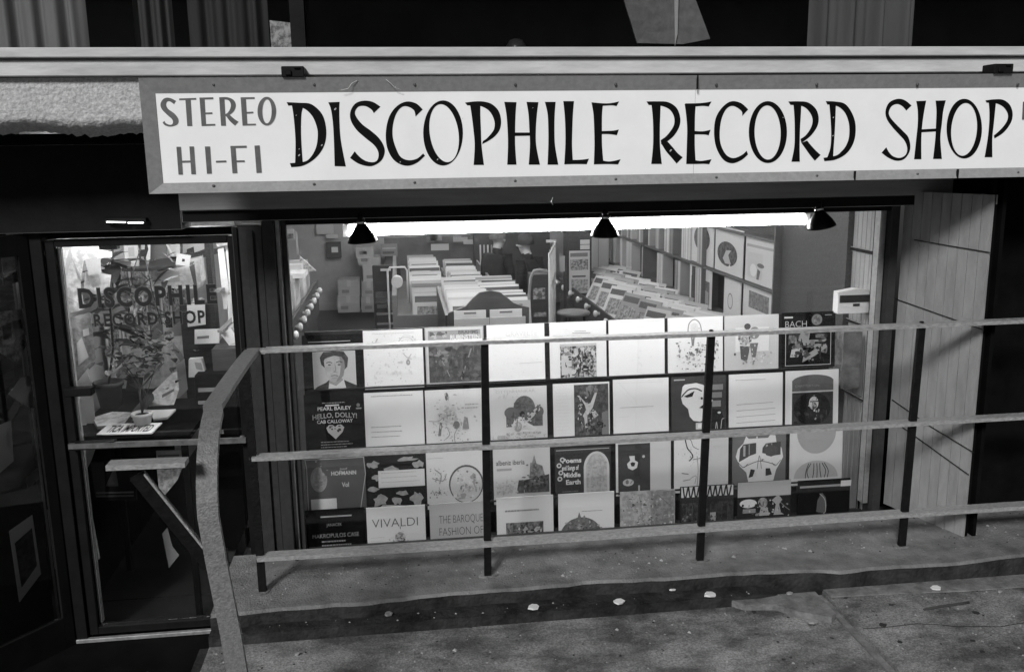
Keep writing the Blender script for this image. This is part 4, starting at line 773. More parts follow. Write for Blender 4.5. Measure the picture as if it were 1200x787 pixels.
p = at(605, 58, 4.25); b = MB(); b.lathe((p.x, 4.25, p.z-.01), [(.05,0),(.048,.02),(.03,.05),(.012,.056)], 0, 16); tag(b.build('bowl', [mat('dark_bowl', .04, .3)]), 'small dark upturned bowl on the upper window sill', 'bowl')

# ================================================================== INSIDE THE SHOP
def pbox(px0, py0, px1, py1, Y, depth): a, c = at(px0, py0, Y), at(px1, py1, Y); return (a.x, Y, c.z), (c.x, Y+depth, a.z)
def carton(px0, py0, px1, py1, Y, label, tone=.42):
    lo, hi = pbox(px0, py0, px1, py1, Y, .4); b = MB(); b.box(lo, hi, 0); mx = (lo[0]+hi[0])/2
    b.box((mx-.03, Y-.002, hi[2]-.1), (mx+.03, Y-.001, hi[2]), 1)
    b.box((lo[0]+.05, Y-.002, lo[2]+.05), (lo[0]+.16, Y-.001, lo[2]+.1), 2)
    tag(b.build('carton', [mat('cardboard_%d' % int(tone*100), tone, .8, tone*.85, 4), pr(.5), pr(.25)]), label, 'carton', 'cartons stacked at the back wall')
carton(395,347,422,365.5,13.9,'lower carton of the left stack by the back wall'); carton(396,328.5,422,346.5,13.92,'upper carton of the left stack by the back wall')
carton(423,348,440,365.5,13.95,'bottom carton of the tall stack behind the chair',.38); carton(423.5,330,441,347.5,13.97,'second carton from the bottom of the tall stack',.4)
carton(425,310,446,329.5,13.99,'third carton of the tall stack, pale and wide',.5); carton(419,302,446,309.7,14.0,'flat carton near the top of the tall stack',.45)
carton(417,290,438,301.7,14.02,'topmost marked carton of the tall stack by the back wall',.46)
# dark box with a label, papers on the back wall
def card(px0, py0, px1, py1, Y, m, label, name='paper_notice', cat='notice', th=.006, inner=None, group=None):
    lo, hi = pbox(px0, py0, px1, py1, Y, th); b = MB(); b.box(lo, hi, 0); ms = [m if not isinstance(m, (int,float)) else pr(m)]
    if inner:
        for (u0,v0,u1,v1,mm) in inner:
            ms.append(mm if not isinstance(mm, (int,float)) else pr(mm)); b.box((lo[0]+(hi[0]-lo[0])*u0, Y-.0015-.0005*len(ms), lo[2]+(hi[2]-lo[2])*v0), (lo[0]+(hi[0]-lo[0])*u1, Y-.001-.0005*len(ms), lo[2]+(hi[2]-lo[2])*v1), len(ms)-1)
    return tag(b.build(name, ms), label, cat, group)
card(382,284,400,302,14.5,.09,'dark wall box with a small pale label on the back wall','wall_box','box',.09,[(.35,.35,.8,.7,.7)])
card(370,258,391,274,14.5,.55,'large pale notice high on the back wall'); card(382,275,396,279,14.5,.6,'small paper strip under the large notice on back wall')
card(505,286,526,293,13.8,.55,'small pale sign card above the far end of the bins','sign_card','sign')
b = MB(); lo, hi = pbox(450,279,640,386,14.3,.1); b.box(lo,hi,0); tag(b.build('back_cabinet', [mat('cabinet', .16, .6, .10, 3)]), 'wide plain cabinet wall at the back of the shop', 'cabinet')
# chair
def chair():
    p = at(456, 388, 12.3); c = Vector((p.x, 12.3, -2.46)); t = thing('chair', 'dark chair with cushioned back standing near the back wall', 'chair', c)
    dk = mat('chair_dark', .04, .5, .025); w2 = .19; m = MB
    b = m(); b.box(c+Vector((-w2,.0,.44)), c+Vector((w2,.38,.48))); b.build('seat', [dk], t, .01)
    b = m(); b.box(c+Vector((-w2,-.02,.62)), c+Vector((w2,.02,.98))); b.build('backrest', [dk], t, .012)
    b = m(); b.box(c+Vector((-.08,-.028,.90)), c+Vector((.06,-.022,.93))); b.build('handle_plate', [pr(.7)], t)
    for x in (-w2, w2-.03):
        for y in (-.02, .34): b = m(); b.box(c+Vector((x,y,0)), c+Vector((x+.03,y+.03,.62 if y < 0 else .44))); b.build('leg', [dk], t)
    b = m(); b.box(c+Vector((-w2+.03,-.012,.3)), c+Vector((w2-.03,.0,.33))); b.box(c+Vector((-w2+.03,-.012,.16)), c+Vector((w2-.03,.0,.19))); b.build('stretcher', [mat('steel_bar', .4, .4)], t)
chair()
# --- plain sleeves for bins: a few prototypes, each copy its own object
protos = []
def bin_sleeve(x, y, z, rx, rz, group, label, k=None, s=1):
    global protos
    k = rnd.randrange(6) if k is None else k
    key = k
    while len(protos) < 6:
        i = len(protos); b = MB(); v = (.62,.5,.32,.68,.10,.42)[i]; b.box((-S/2, 0, 0), (S/2, .006, S), 0)
        b.box((-S/2+.02, -.001, S*.72), (S/2-.02*(i+1), -.0005, S*.9), 1); b.box((-S/2+.04, -.001, S*.1), (S/2-.05, -.0005, S*.6), 2)
        o = b.build('record_sleeve', [pr(v), pr(.12 if v > .3 else .6), mot(.4,.15,9)], origin=(0,0,0)); C.objects.unlink(o); protos.append(o)
    o = protos[key].copy(); C.objects.link(o); o.location = (x,y,z); o.rotation_euler = (rx,0,rz); return tag(o, label, 'record sleeve', group)
# middle browser A (far), runs back into the shop
bA = thing('record_browser', 'long middle record bin full of sleeves, deeper in the shop', 'record bin', (.42, 9.5, -2.46))
xA0, xA1, yA0, yA1, zA = .06, .50, 8.0, 11.2, -1.36
b = MB(); b.box((xA0-.14,yA0,-2.46), (xA0-.1,yA1,-1.24)); b.box((xA0-.1,yA0,-2.46), (xA1,yA0+.03,-1.42)); b.box((xA1,yA0,-2.46), (xA1+.03,yA1,-1.4)); b.box((xA0-.1,yA0+.03,-1.6), (xA1,yA1,-1.56)); b.build('body', [mat('bin_grey', .17, .6, .13, 3)], bA)
b = MB(); b.tube([(xA0-.17,yA0+.02,-1.9),(xA0-.17,yA0+.02,-1.02),(xA0-.15,yA0+.02,-.99),(xA0-.02,yA0+.02,-.99),(xA0,yA0+.02,-1.02),(xA0,yA0+.02,-1.3)], .009); b.build('handle', [M_WHITE], bA)
b = MB(); b.lathe((xA0-.09,yA0-.01,-1.12), [(.05,0),(.05,.12)], 0, 16, (0,1,0)); b.build('paper_roll', [pr(.6)], bA)
for i in range(34):
    y = yA0+.06+i*.088
    bin_sleeve(xA0+.20+rnd.uniform(-.01,.01), y, -1.52+rnd.uniform(-.03,.03), -math.radians(22+rnd.uniform(-6,6)), rnd.uniform(-.05,.05), 'sleeves filed in the far middle bin', 'record sleeve filed upright in the far middle bin', k=[3,0,1,5,4,3,2,0,5][(i*5) % 9])
for i in range(26):
    y = yA0+.3+i*.1
    bin_sleeve(xA0+.62+rnd.uniform(-.015,.015)+.0*i, y, -1.56+rnd.uniform(-.03,.03), -math.radians(24+rnd.uniform(-8,8)), rnd.uniform(-.08,.08), 'sleeves filed in the far right-hand bin', 'record sleeve filed upright in the right half of the far bins', k=[3,0,2,5,4,3,1,0,5][(i*4) % 9])
b = MB(); b.box((xA1+.035,yA0+.2,-2.46), (xA1+.44,yA1,-1.6)); b.box((xA1+.44,yA0+.2,-2.46), (xA1+.46,yA1,-1.32)); tag(b.build('record_bin', [mat('bin_grey2', .2, .6, .15, 3)]), 'grey record bin alongside the long middle one', 'record bin')
# near browser B with curved header board
bB = thing('record_browser', 'near record bin with a curved dark header board', 'record bin', (.72, 6.9, -2.46))
yb0 = 6.45; hl, hr = at(527, 372, yb0), at(620, 372, yb0); pts = []
for (x, y) in ((525,392),(525,367),(535,363),(546,359),(554,350),(562,343),(575,340.5),(586,342.5),(595,349),(602,355),(612,358.5),(620,360),(620,392)): pts.append(at(x, y, yb0))
b = MB(); b.prism(pts, (0,.03,0)); b.build('header_board', [mat('header_dark', .07, .5, .05, 5)], bB)
b = MB(); b.box((hl.x,yb0-.35,-2.46), (hr.x,yb0-.001,-1.42)); b.box((hl.x,yb0+.031,-2.46), (hr.x,yb0+1.4,-1.40)); b.box((hl.x-.03,yb0+.03,-2.46), (hl.x-.001,yb0+1.5,-1.16)); b.build('body', [M_WOODD], bB)
for x0_, x1_, lab in ((532,570,'pale record sleeve in the front pocket of the near bin, left'), (574,612,'pale record sleeve in the front pocket of the near bin, right')):
    lo, hi = pbox(x0_, 364.5 if x0_ < 550 else 363, x1_, 392, yb0-.1, .012); b = MB(); b.box(lo, hi, 0); b.box((lo[0]+.07,yb0-.103,hi[2]-.025), (hi[0]-.07,yb0-.1015,hi[2]-.012), 1); b.box((lo[0],yb0-.14,lo[2]), (hi[0]+.02,yb0-.125,hi[2]-.05), 2)
    tag(b.build('record_sleeve', [pr(.75), pr(.2), pr(.5)]), lab, 'record sleeve')
for i in range(14):
    bin_sleeve(hl.x+.17, yb0+.1+i*.09, -1.385+rnd.uniform(-.02,.02), -math.radians(20+rnd.uniform(-6,8)), rnd.uniform(-.05,.05), 'sleeves filed in the near bin', 'record sleeve standing behind the curved header board, left', k=[3,0,1,3][i % 4])
    bin_sleeve(hl.x+.46, yb0+.1+i*.09, -1.385+.02*(i > 5), -math.radians(20+rnd.uniform(-6,8)), rnd.uniform(-.08,.08), 'sleeves filed in the near bin right side', 'record sleeve standing behind the curved header board, right', k=[2,0,4,3][i % 4])
# right-hand sloped bins with knobs
bR = thing('record_browser', 'long sloped record bins along the right wall with white knobs', 'record bin', (2.2, 8, -2.46))
b = MB(); b.box((1.86,6.1,-2.46), (2.58,10.4,-1.62)); b.box((1.84,6.1,-1.63), (1.858,10.4,-1.46)); b.box((2.3,6.1,-1.6),(2.32,10.4,-1.36)); b.build('body', [mat('bin_dark', .06, .6, .04, 3)], bR)
for k in range(10):
    b = MB(); b.lathe((1.835,6.5+.42*k,-1.50), [(.012,0),(.014,.02),(.03,.03),(.032,.05),(.018,.06)], 0, 12, (-1,0,0)); b.build('knob', [pr(.75)], bR)
for k in range(9):
    for j in range(8):
        if rnd.random() < .12: continue
        bin_sleeve(2.02+.045*j, 6.35+.43*k+rnd.uniform(-.02,.02), -1.60+.006*j, -math.radians(26+rnd.uniform(-4,6)), -1.15+rnd.uniform(-.07,.07), 'sleeves filed in the right wall bins', 'record sleeve filed in the sloped bins along the right wall', k=[0,3,1,5,2,3][(j+k) % 6])
# right wall shelving with boxed sets (spines)
sh = thing('wall_shelves', 'tall wall shelves of boxed records along the right wall', 'shelves', (2.6, 9.5, -2.46))
b = MB(); b.box((2.70,5.95,-1.9), (2.745,13.0,.28)); b.build('back', [M_WOODD], sh)
for z in (-1.34, -.985, -.63, -.27): b = MB(); b.box((2.56,5.95,z-.018), (2.698,13.0,z)); b.build('shelf', [mat('shelf_grey', .14, .5, .1, 4)], sh)
for y in (5.93, 7.42, 9.3, 11.2): b = MB(); b.box((2.55,y,-1.9), (2.70,y+.02,.28)); b.build('upright', [mat('shelf_grey', .14)], sh)
bp = {}
for z in (-1.34, -.985, -.63):
    y = 7.47
    while y < 12.8:
        wdt = rnd.choice((.05,.07,.09,.12)); 
        if rnd.random() < .3: y += rnd.uniform(.08,.22); continue
        if any(abs(y+wdt/2-q) < wdt/2+.03 for q in (9.31, 11.21)): y += .06; continue
        v = rnd.choice((.75,.6,.5,.7,.1,.3)); key = (wdt, v)
        if key not in bp:
            b = MB(); n = max(2, int(wdt/.022))
            for i in range(n): b.box((2.575,wdt*i/n,0), (2.68,wdt*(i+1)/n-.003,.315), 0 if i % 3 else 1)
            o = b.build('boxed_set', [pr(v), pr(v*.7)], origin=(2.6,0,0)); C.objects.unlink(o); bp[key] = o
        o = bp[key].copy(); C.objects.link(o); o.location = (2.6,y,z+.001)
        tag(o, 'boxed record set standing spine out on the right wall shelves', 'boxed set', 'boxed sets on the right wall shelves'); y += wdt+.006
# covers shown face out on the right wall
def wallcover(py_bot, pxl, pxr, z0, size, base, draw, label):
    y1 = atX(pxl, 300, 2.6).y; y0 = atX(pxr, 300, 2.6).y; b = MB(); x = 2.585; h = size
    ms = [pr(base)]; b.box((x, y0, z0), (x+.006, y1, z0+h), 0); kk = [0]
    def pt(u, v): return (x-.001-.0004*kk[0], y1-(y1-y0)*u, z0+v*h)
    def poly(pts, m):
        kk[0] += 1; mm = m if not isinstance(m, (int,float)) else pr(m)
        if mm not in ms: ms.append(mm)
        b.add([pt(*p) for p in pts], [tuple(range(len(pts)))], ms.index(mm))
    draw(poly); tag(b.build('record_sleeve', ms), label, 'record sleeve')
def circ(cx, cy, rx, ry, n=24): return [(cx+rx*math.cos(2*PI*k/n), cy+ry*math.sin(2*PI*k/n)) for k in range(n)]
def dA(p): p(circ(.48,.60,.36,.30), mot(.16,.08,8)); p([(.42,.35),(.5,.35),(.54,.9),(.46,.88)], .5)
def dB(p): p(circ(.45,.42,.36,.27), mot(.14,.06,8)); p([(.3,.3),(.4,.2),(.6,.22),(.5,.4),(.6,.52),(.42,.5)], .5); p([(.5,.12),(.6,.12),(.56,.22)], .75)
def dC(p): p([(.05,.78),(.95,.80),(.95,.86),(.05,.84)], .42); p([(.1,.1),(.6,.1),(.62,.68),(.1,.66)], .6); p(circ(.3,.28,.12,.14), .78); p(circ(.55,.42,.12,.05), .2); p([(.42,.1),(.5,.1),(.55,.3),(.45,.34)], .15)
def dD(p): p([(.08,.08),(.92,.08),(.92,.66),(.08,.66)], mot(.2,.1,7)); p([(.55,.1),(.9,.1),(.88,.4),(.6,.44)], .38)
def dE(p): p(circ(.4,.45,.16,.2), .25); p(circ(.4,.45,.13,.17), .68)
def dF(p): p([(.2,.5),(.85,.5),(.85,.88),(.2,.88)], mot(.25,.15,9)); p([(.25,.05),(.5,.05),(.5,.25),(.25,.25)], .2); p([(.6,.08),(.8,.08),(.8,.3),(.6,.3)], .3)
zs = -.985
wallcover(0,812,838,zs+.006,.36,.72,dA,'wall display sleeve with a dark round picture, farthest of the two discs')
wallcover(0,840,873,zs+.006,.36,.7,dB,'wall display sleeve with a dark round picture and white peak')
wallcover(0,876,911,zs+.006,.33,.66,dC,'pale wall display sleeve with sketched objects, nearest on upper shelf')
wallcover(0,811,837,-1.335,.34,.7,dD,'white-edged wall display sleeve with a grey photograph')
wallcover(0,852,872,-1.335,.32,.72,dE,'white wall display sleeve with a small oval ring')
wallcover(0,875,912,-1.335,.33,.68,dF,'wall display sleeve with a grey box picture over dark figures')
# pillar, posters
card(664,270,693,392,9.6,.06,'dark pillar panel carrying a tall poster','pillar_panel','panel',.2)
card(667,294,691,343,9.58,.55,'tall pale poster in two halves on the dark pillar','poster','poster',.004,[(.05,.86,.9,.95,.2),(.05,.55,.92,.8,mot(.4,.12,12)),(.15,.38,.8,.42,.1),(.1,.05,.9,.33,mot(.45,.2,10))])
card(680,281,691,286,9.57,.6,'upper small paper slip above the poster on the pillar'); card(680,287,691,292,9.57,.6,'lower small paper slip above the poster on the pillar')
card(694,262,713,331,10.8,.5,'pale upright board beside the wall shelves','board','board',.05,[(.35,0,.4,1,.3)])
# wire rack and arched frame
t = thing('wire_rack', 'pale wire lattice rack standing behind the bins', 'rack', (1.35, 7.6, -2.46)); m_ = mat('wire', .55, .4, .45)
q0 = at(644,380,7.4); 
b = MB()
for i in range(5): 
    x, y = q0.x+.05*i, 7.4+.22*i; b.tube([(x,y,-2.46),(x,y,-.83-.0*i)], .008, 0, 6)
b.build('bar', [m_], t)
b = MB()
for z in (-.85,-1.12,-1.5,-1.8): b.tube([(q0.x,7.4,z),(q0.x+.2,8.28,z)], .009, 0, 6)
b.build('cross_wire', [m_], t)
t = thing('arched_frame', 'arched tubular frame with dark papers beside the wire rack', 'rack', (1.2, 7.9, -2.46))
L = lambda x, y: at(x, y, 7.9)
b = MB(); b.tube([L(620,392),L(620,345),L(622,325),L(626,317),L(632,316),L(640,317),L(644,320),L(644,392)], .014, 0, 8); b.build('frame', [mat('frame_grey', .3, .5)], t)
b = MB(); lo, hi = pbox(622,322,643,390,7.93,.2); b.box(lo, hi, 0); b.box((lo[0]+.02,7.926,hi[2]-.22), (hi[0]-.03,7.929,hi[2]-.12), 1); b.box((lo[0]+.02,7.926,hi[2]-.38), (hi[0]-.02,7.929,hi[2]-.34), 1); b.build('panel', [mat('panel_dark', .04, .6), mot(.4,.1,8)], t)
t = thing('stool', 'low round stool beside the wire rack', 'stool', (at(672,366,8.2).x, 8.2, -2.46)); p = at(672,366,8.2)
b = MB(); b.lathe((p.x,8.2,p.z-.02), [(.15,0),(.16,.02),(.14,.035)], 0, 20); b.build('seat', [mat('stool_seat', .2, .5)], t)
for k in range(3): b = MB(); b.tube([(p.x+.1*math.cos(k*2.1),8.2+.1*math.sin(k*2.1),p.z-.02),(p.x+.15*math.cos(k*2.1),8.2+.15*math.sin(k*2.1),-2.46)], .012, 0, 6); b.build('leg', [M_BLACK], t)
# left rack with knobs, seen through the left edge of the window
bL = thing('record_browser', 'narrow sloped record rack behind the pillar with white knobs', 'record bin', (-.85, 6.4, -2.46))
b = MB(); b.box((-1.12,5.4,-2.46), (-.70,7.6,-1.12)); b.box((-.698,5.4,-1.3), (-.68,7.6,-1.02)); b.build('body', [mat('bin_dark', .06)], bL)
for k in range(8): b = MB(); b.lathe((-.68,5.55+.26*k,-1.08), [(.01,0),(.013,.015),(.024,.022),(.026,.04),(.014,.05)], 0, 12, (1,0,0)); b.build('knob', [pr(.75)], bL)
for k in range(16): bin_sleeve(-.88, 5.5+.125*k, -1.13, -math.radians(18+rnd.uniform(-8,10)), rnd.uniform(.0,.25), 'sleeves filed in the narrow rack', 'record sleeve filed in the narrow rack behind the pillar', k=[3,0,5,1][k % 4])
b = MB(); p = at(345,321,6.6); b.box((p.x-.09,6.5,p.z-.02), (p.x+.08,6.75,p.z+.015)); tag(b.build('paper_stack', [pr(.8)]), 'small white paper stack on top of the narrow rack', 'paper stack')
b = MB(); q = [at(350,310,7.2), at(369,318,7.2), at(366,320,7.2), at(351,319,7.2), at(351,300,7.2)]; b.prism([at(351,300,7.2),at(370,317,7.2),at(351,319,7.2)], (0,.03,0)); tag(b.build('fan_display', [mot(.6,.3,14)]), 'small fanned pale leaflet display above the narrow rack', 'leaflets')
b = MB(); b.box((-1.35,7.8,-2.46), (-1.05,8.3,-.1)); tag(b.build('dark_partition', [mat('partition', .10, .7, .08)]), 'tall dark partition behind the narrow rack', 'partition')

# more stock and papers that fill the back of the shop
rc = random.Random(21)
b = MB(); lo, hi = pbox(556,270,645,388,13.2,.3); b.box(lo,hi,0); tag(b.build('back_cabinet', [mat('cabinet_dark', .05, .6, .03, 3)]), 'dark cabinet at the back of the shop behind the customers', 'cabinet')
for i in range(5):
    x = 562+4.4*i; card(x,287,x+2.2,309,13.15,(.6,.5,.62,.3,.55)[i],'pale record spine standing in the dark back cabinet','record_sleeve','record sleeve',.02,group='spines in the back cabinet')
card(531,278,548,283,13.7,.4,'small grey shelf card near the far end of the bins','sign_card','sign'); card(640,281,652,284,9.55,.6,'tiny white tag by the top of the wire rack','tag','tag')
card(446,286,466,300,14.2,.3,'grey framed notice above the chair','paper_notice','notice',.02,[(.1,.6,.9,.7,.5),(.1,.2,.8,.4,.15)])
card(335,269,345,281,8.5,.5,'pale picture at the top left inside the window','picture','picture',.02,[(.1,.1,.9,.6,mot(.3,.1,9))])
card(346,272,350,298,8.2,.45,'thin pale upright strip at the top left inside the window','shelf_strip','strip')
card(656,300,662,318,9.4,.35,'narrow grey leaflet beside the dark pillar','paper_notice','notice'); card(543,281,556,286,13.6,.5,'second small shelf card at the back of the shop','sign_card','sign')
for i in range(9):
    u = rc.uniform(.1,.9); x0 = 480+u*120; card(x0,268+rc.uniform(0,8),x0+rc.uniform(5,13),279+rc.uniform(0,6),14.15,rc.choice((.2,.35,.28,.4)),'small grey picture card pinned in the row at the top of the back wall','picture_card','card',group='picture cards along the back wall')
for i in range(7):
    y = 5.6+.33*i; b = MB(); b.box((-1.775,y,-.9),(-1.77,y+.3,-.6),0); b.box((-1.7695,y+.05,-.86),(-1.769,y+.25,-.7),1); tag(b.build('record_sleeve', [pr(rc.choice((.7,.5,.2,.6))), mot(.35,.08,9)]), 'record sleeve shown flat on the left wall above the door counter', 'record sleeve', 'sleeves on the left wall upper row')
    b = MB(); b.box((-1.775,y,-1.3),(-1.77,y+.3,-.98),0); b.box((-1.7695,y+.04,-1.2),(-1.769,y+.26,-1.02),1); tag(b.build('record_sleeve', [pr(rc.choice((.7,.5,.2,.6))), mot(.45,.05,9)]), 'record sleeve shown flat on the left wall, lower row', 'record sleeve', 'sleeves on the left wall lower row')
# ------------------------------------------------------------------ two customers
def person(name_label, base, lean, facing, head_tilt, coat, hairv, bald=False, h=1.74):
    bx, by, bz = base; s = h/1.74
    t = thing('person', name_label, 'person', base)
    J = {}; 
    def pt(x, y, z): # x sideways, y forward, z up -> world
        c_, s_ = math.cos(facing), math.sin(facing); return Vector((bx+(x*c_+y*s_)*s, by+(-x*s_+y*c_)*s, bz+z*s))
    V = []; E_ = []; Rr = []
    def v(x, y, z, r, par=None):
        V.append(pt(x,y,z)-Vector(base)); Rr.append(r*s); 
        if par is not None: E_.append((par, len(V)-1))
        return len(V)-1
    pel = v(0,0,.95,.15); wa = v(0,lean*.2,1.12,.14,pel); ch = v(0,lean*.5,1.30,.165,wa); nk0 = v(0,lean*.8,1.45,.075,ch); nk = v(0,lean,1.52,.055,nk0)
    hd = v(0,lean+.03+head_tilt*.04,1.585,.07,nk); hd2 = v(0,lean+.02+head_tilt*.07,1.645,.086,hd); v(0,lean+head_tilt*.08,1.70,.06,hd2)
    for sgn_ in (-1, 1):
        hp_ = v(.10*sgn_,0,.88,.095,pel); kn = v(.11*sgn_,.03,.48,.062,hp_); an = v(.11*sgn_,-.02,.09,.045,kn); v(.12*sgn_,.13,.035,.035,an)
        shd = v(.19*sgn_,lean*.7,1.41,.065,ch); elb = v(.25*sgn_,lean*.5+.04,1.13,.05,shd); wr = v(.16*sgn_,lean*.5+.27,1.06,.03,elb); pm = v(.145*sgn_,lean*.5+.33,1.055,.032,wr)
        for k in range(4):
            f1 = v((.145+.017*(k-1.5))*sgn_,lean*.5+.385,1.05,.009,pm); v((.145+.018*(k-1.5))*sgn_,lean*.5+.42-.006*abs(k-1.2),1.025,.007,f1)
        th = v(.11*sgn_,lean*.5+.33,1.06,.010,pm); v(.10*sgn_,lean*.5+.37,1.05,.008,th)
    me = bpy.data.meshes.new('person_body'); me.from_pydata(V, E_, []); ob = bpy.data.objects.new('tmp', me); C.objects.link(ob)
    md = ob.modifiers.new('s', 'SKIN'); md.use_smooth_shade = True
    for i, sv in enumerate(me.skin_vertices[0].data): sv.radius = (Rr[i], Rr[i]); sv.use_root = (i == 0)
    ss = ob.modifiers.new('u', 'SUBSURF'); ss.levels = 2; ss.render_levels = 2
    dg = bpy.context.evaluated_depsgraph_get(); dg.update(); nm = bpy.data.meshes.new_from_object(ob.evaluated_get(dg)); bpy.data.objects.remove(ob)
    nm.materials.clear()
    for mm in (mat('coat_%d' % int(coat*1000), coat, .9, coat*.7, 8), mat('skin', .42, .5, .38), mat('trousers', .03, .9)): nm.materials.append(mm)
    wrp = [V[i] for i in range(len(V)) if abs(Rr[i]-.032*s) < 1e-6]
    for p_ in nm.polygons:
        z = p_.center.z/s; near = min((p_.center-q).length for q in wrp)
        p_.material_index = 1 if (z > 1.53 and (Vector((p_.center.x,p_.center.y))-Vector((V[nk].x,V[nk].y))).length < .2) or near < .075*s else (2 if z < .80 else 0); p_.use_smooth = True
    body = bpy.data.objects.new('body', nm); C.objects.link(body); body.parent = t
    # head details: nose, eyes, ears, hair as children
    hc = Vector(base)+V[hd2]; fw_ = (pt(0,1,0)-pt(0,0,0)).normalized(); rt = (pt(1,0,0)-pt(0,0,0)).normalized(); up = Vector((0,0,1))
    b = MB(); b.lathe(hc+fw_*.075*s-up*.03*s, [(.014,-.02),(.016,0),(.006,.03)], 0, 8, fw_)
    for q in (-1, 1): b.lathe(hc+rt*.085*s*q-up*.02*s, [(.02,-.006),(.024,.004),(.012,.01)], 0, 8, rt*q)
    b.build('face_relief', [mat('skin', .42)], t)
    b = MB()
    for q in (-1, 1): b.lathe(hc+fw_*.078*s+rt*.03*s*q+up*.0, [(.012,-.004),(.012,.004)], 0, 8, fw_)
    b.lathe(hc+fw_*.078*s-up*.065*s, [(.02,-.004),(.018,.003)], 0, 8, fw_); b.build('eyes', [mat('eye_dark', .03, .5)], t)
    if not bald:
        b = MB(); vs = []; n, k = 16, 8; cc = hc+up*.012-fw_*.012
        for i in range(k+1):
            ph = PI*.58*i/k
            for j in range(n):
                th_ = 2*PI*j/n; d = rt*math.sin(ph)*math.cos(th_)*.102+fw_*math.sin(ph)*math.sin(th_)*.108+up*math.cos(ph)*.108
                if d.dot(fw_) > .05 and i > k*.55: d = d*.82
                vs.append(cc+d*s)
        b.add(vs, [(i*n+j, i*n+(j+1) % n, (i+1)*n+(j+1) % n, (i+1)*n+j) for i in range(k) for j in range(n)], 0, True); b.build('hair', [mat('hair_%d' % int(hairv*100), hairv, .8, hairv*.6, 30)], t)
p = at(579,285,10); person('person in a dark coat with fair hair browsing the bins', (p.x, 10.0, -2.46), .05, .9, .2, .02, .12, h=1.60)
p = at(628,300,9.5); person('person in a black jacket bending over the bins', (p.x, 9.5, -2.46), .12, -.9, .3, .012, .03, h=1.58)

# ================================================================== THROUGH THE DOOR
LX = -1.785
def lw(px0, py0, px1, py1, m, label, name='poster', cat='poster', inner=None, off=0, group=None):   # sheet on the left wall, corners from the picture
    a, c = atX(px0, py0, LX+off), atX(px1, py1, LX+off); y0, y1 = a.y, c.y; z1_, z0_ = a.z, atX(px0, py1, LX+off).z
    z0_ = min(z0_, c.z); z1_ = atX(px0, py0, LX+off).z; b = MB(); b.box((LX+off-.004,y0,z0_), (LX+off,y1,z1_), 0); ms = [m if not isinstance(m,(int,float)) else pr(m)]
    if inner:
        for (u0,v0,u1,v1,mm) in inner:
            ms.append(mm if not isinstance(mm,(int,float)) else pr(mm)); k = len(ms); b.box((LX+off+.0004*k, y0+(y1-y0)*u0, z0_+(z1_-z0_)*v0), (LX+off+.0004*k+.0003, y0+(y1-y0)*u1, z0_+(z1_-z0_)*v1), k-1)
    return tag(b.build(name, ms), label, cat, group)
def sheet3(q, m, label, name='poster', cat='poster', th=(0,.004,0), marks=None):  # free sheet through picture points at given depths
    b = MB(); b.prism([at(*p) for p in q], th, 0); ms = [m if not isinstance(m,(int,float)) else pr(m)]
    if marks:
        for pts, mm in marks: ms.append(mm if not isinstance(mm,(int,float)) else pr(mm)); k = len(ms); b.prism([at(x, y, Y)-Vector((0,.001*k,0)) for x, y, Y in pts], (0,.0006,0), k-1)
    return tag(b.build(name, ms), label, cat)
D1 = 4.95
sheet3([(62,285,D1),(116,283,D1),(116,300,D1),(98,305,D1),(94,335,D1),(99,362,D1),(72,370,D1)], mot(.68,.4,7), 'large creased white sheet hanging inside the door, far left', marks=[([(82,288,D1),(85,300,D1),(72,342,D1),(70,341,D1)],.45),([(83,300,D1),(96,325,D1),(94,327,D1)],.4),([(70,345,D1),(80,350,D1),(92,355,D1),(80,348,D1)],.4)])
sheet3([(82,372,D1-.02),(106,366,D1-.02),(112,420,D1-.02),(88,450,D1-.02)], mot(.36,.2,7), 'grey picture poster below the creased white sheet', marks=[([(90,402,D1-.02),(96,395,D1-.02),(104,418,D1-.02),(92,428,D1-.02)],.65),([(97,386,D1-.02),(104,384,D1-.02),(105,392,D1-.02),(98,394,D1-.02)],.75)])
sheet3([(80,400,D1+.05),(90,395,D1+.05),(108,455,D1+.05),(112,500,D1+.05),(92,500,D1+.05)], .62, 'narrow white sheet low on the left inside the door')
sheet3([(84,500,D1+.02),(100,497,D1+.02),(113,520,D1+.02),(106,540,D1+.02),(98,555,D1+.02),(116,655,D1+.02),(108,655,D1+.02),(90,545,D1+.02)], .7, 'crumpled white paper hanging below the push bar', th=(0,.02,0))
sheet3([(145,283,5.6),(160,281,5.6),(163,312,5.6),(147,316,5.6)], .58, 'grey upright leaflet at the top of the door view', marks=[([(150,290,5.6),(157,289,5.6),(158,300,5.6),(151,301,5.6)],.4)])
sheet3([(158,281,5.7),(176,280,5.7),(176,304,5.7),(162,308,5.7)], .7, 'white sleeve with a dark oval face shape at the top of the door', 'record_sleeve', 'record sleeve', marks=[([(161,284,5.7),(165,281,5.7),(172,283,5.7),(174,292,5.7),(171,302,5.7),(165,300,5.7)],.03),([(165,285,5.7),(170,286,5.7),(169,299,5.7),(166,296,5.7)],.5)])
sheet3([(174,281,5.8),(196,280,5.8),(196,302,5.8),(174,305,5.8)], .13, 'dark record sleeve at the top of the door view', 'record_sleeve', 'record sleeve')
sheet3([(198,280,5.85),(211,280,5.85),(211,300,5.85),(198,301,5.85)], .62, 'pale record sleeve right of the dark one behind the door', 'record_sleeve', 'record sleeve', marks=[([(191,280,5.8),(193,280,5.8),(204,299,5.8),(202,300,5.8)],.8)])
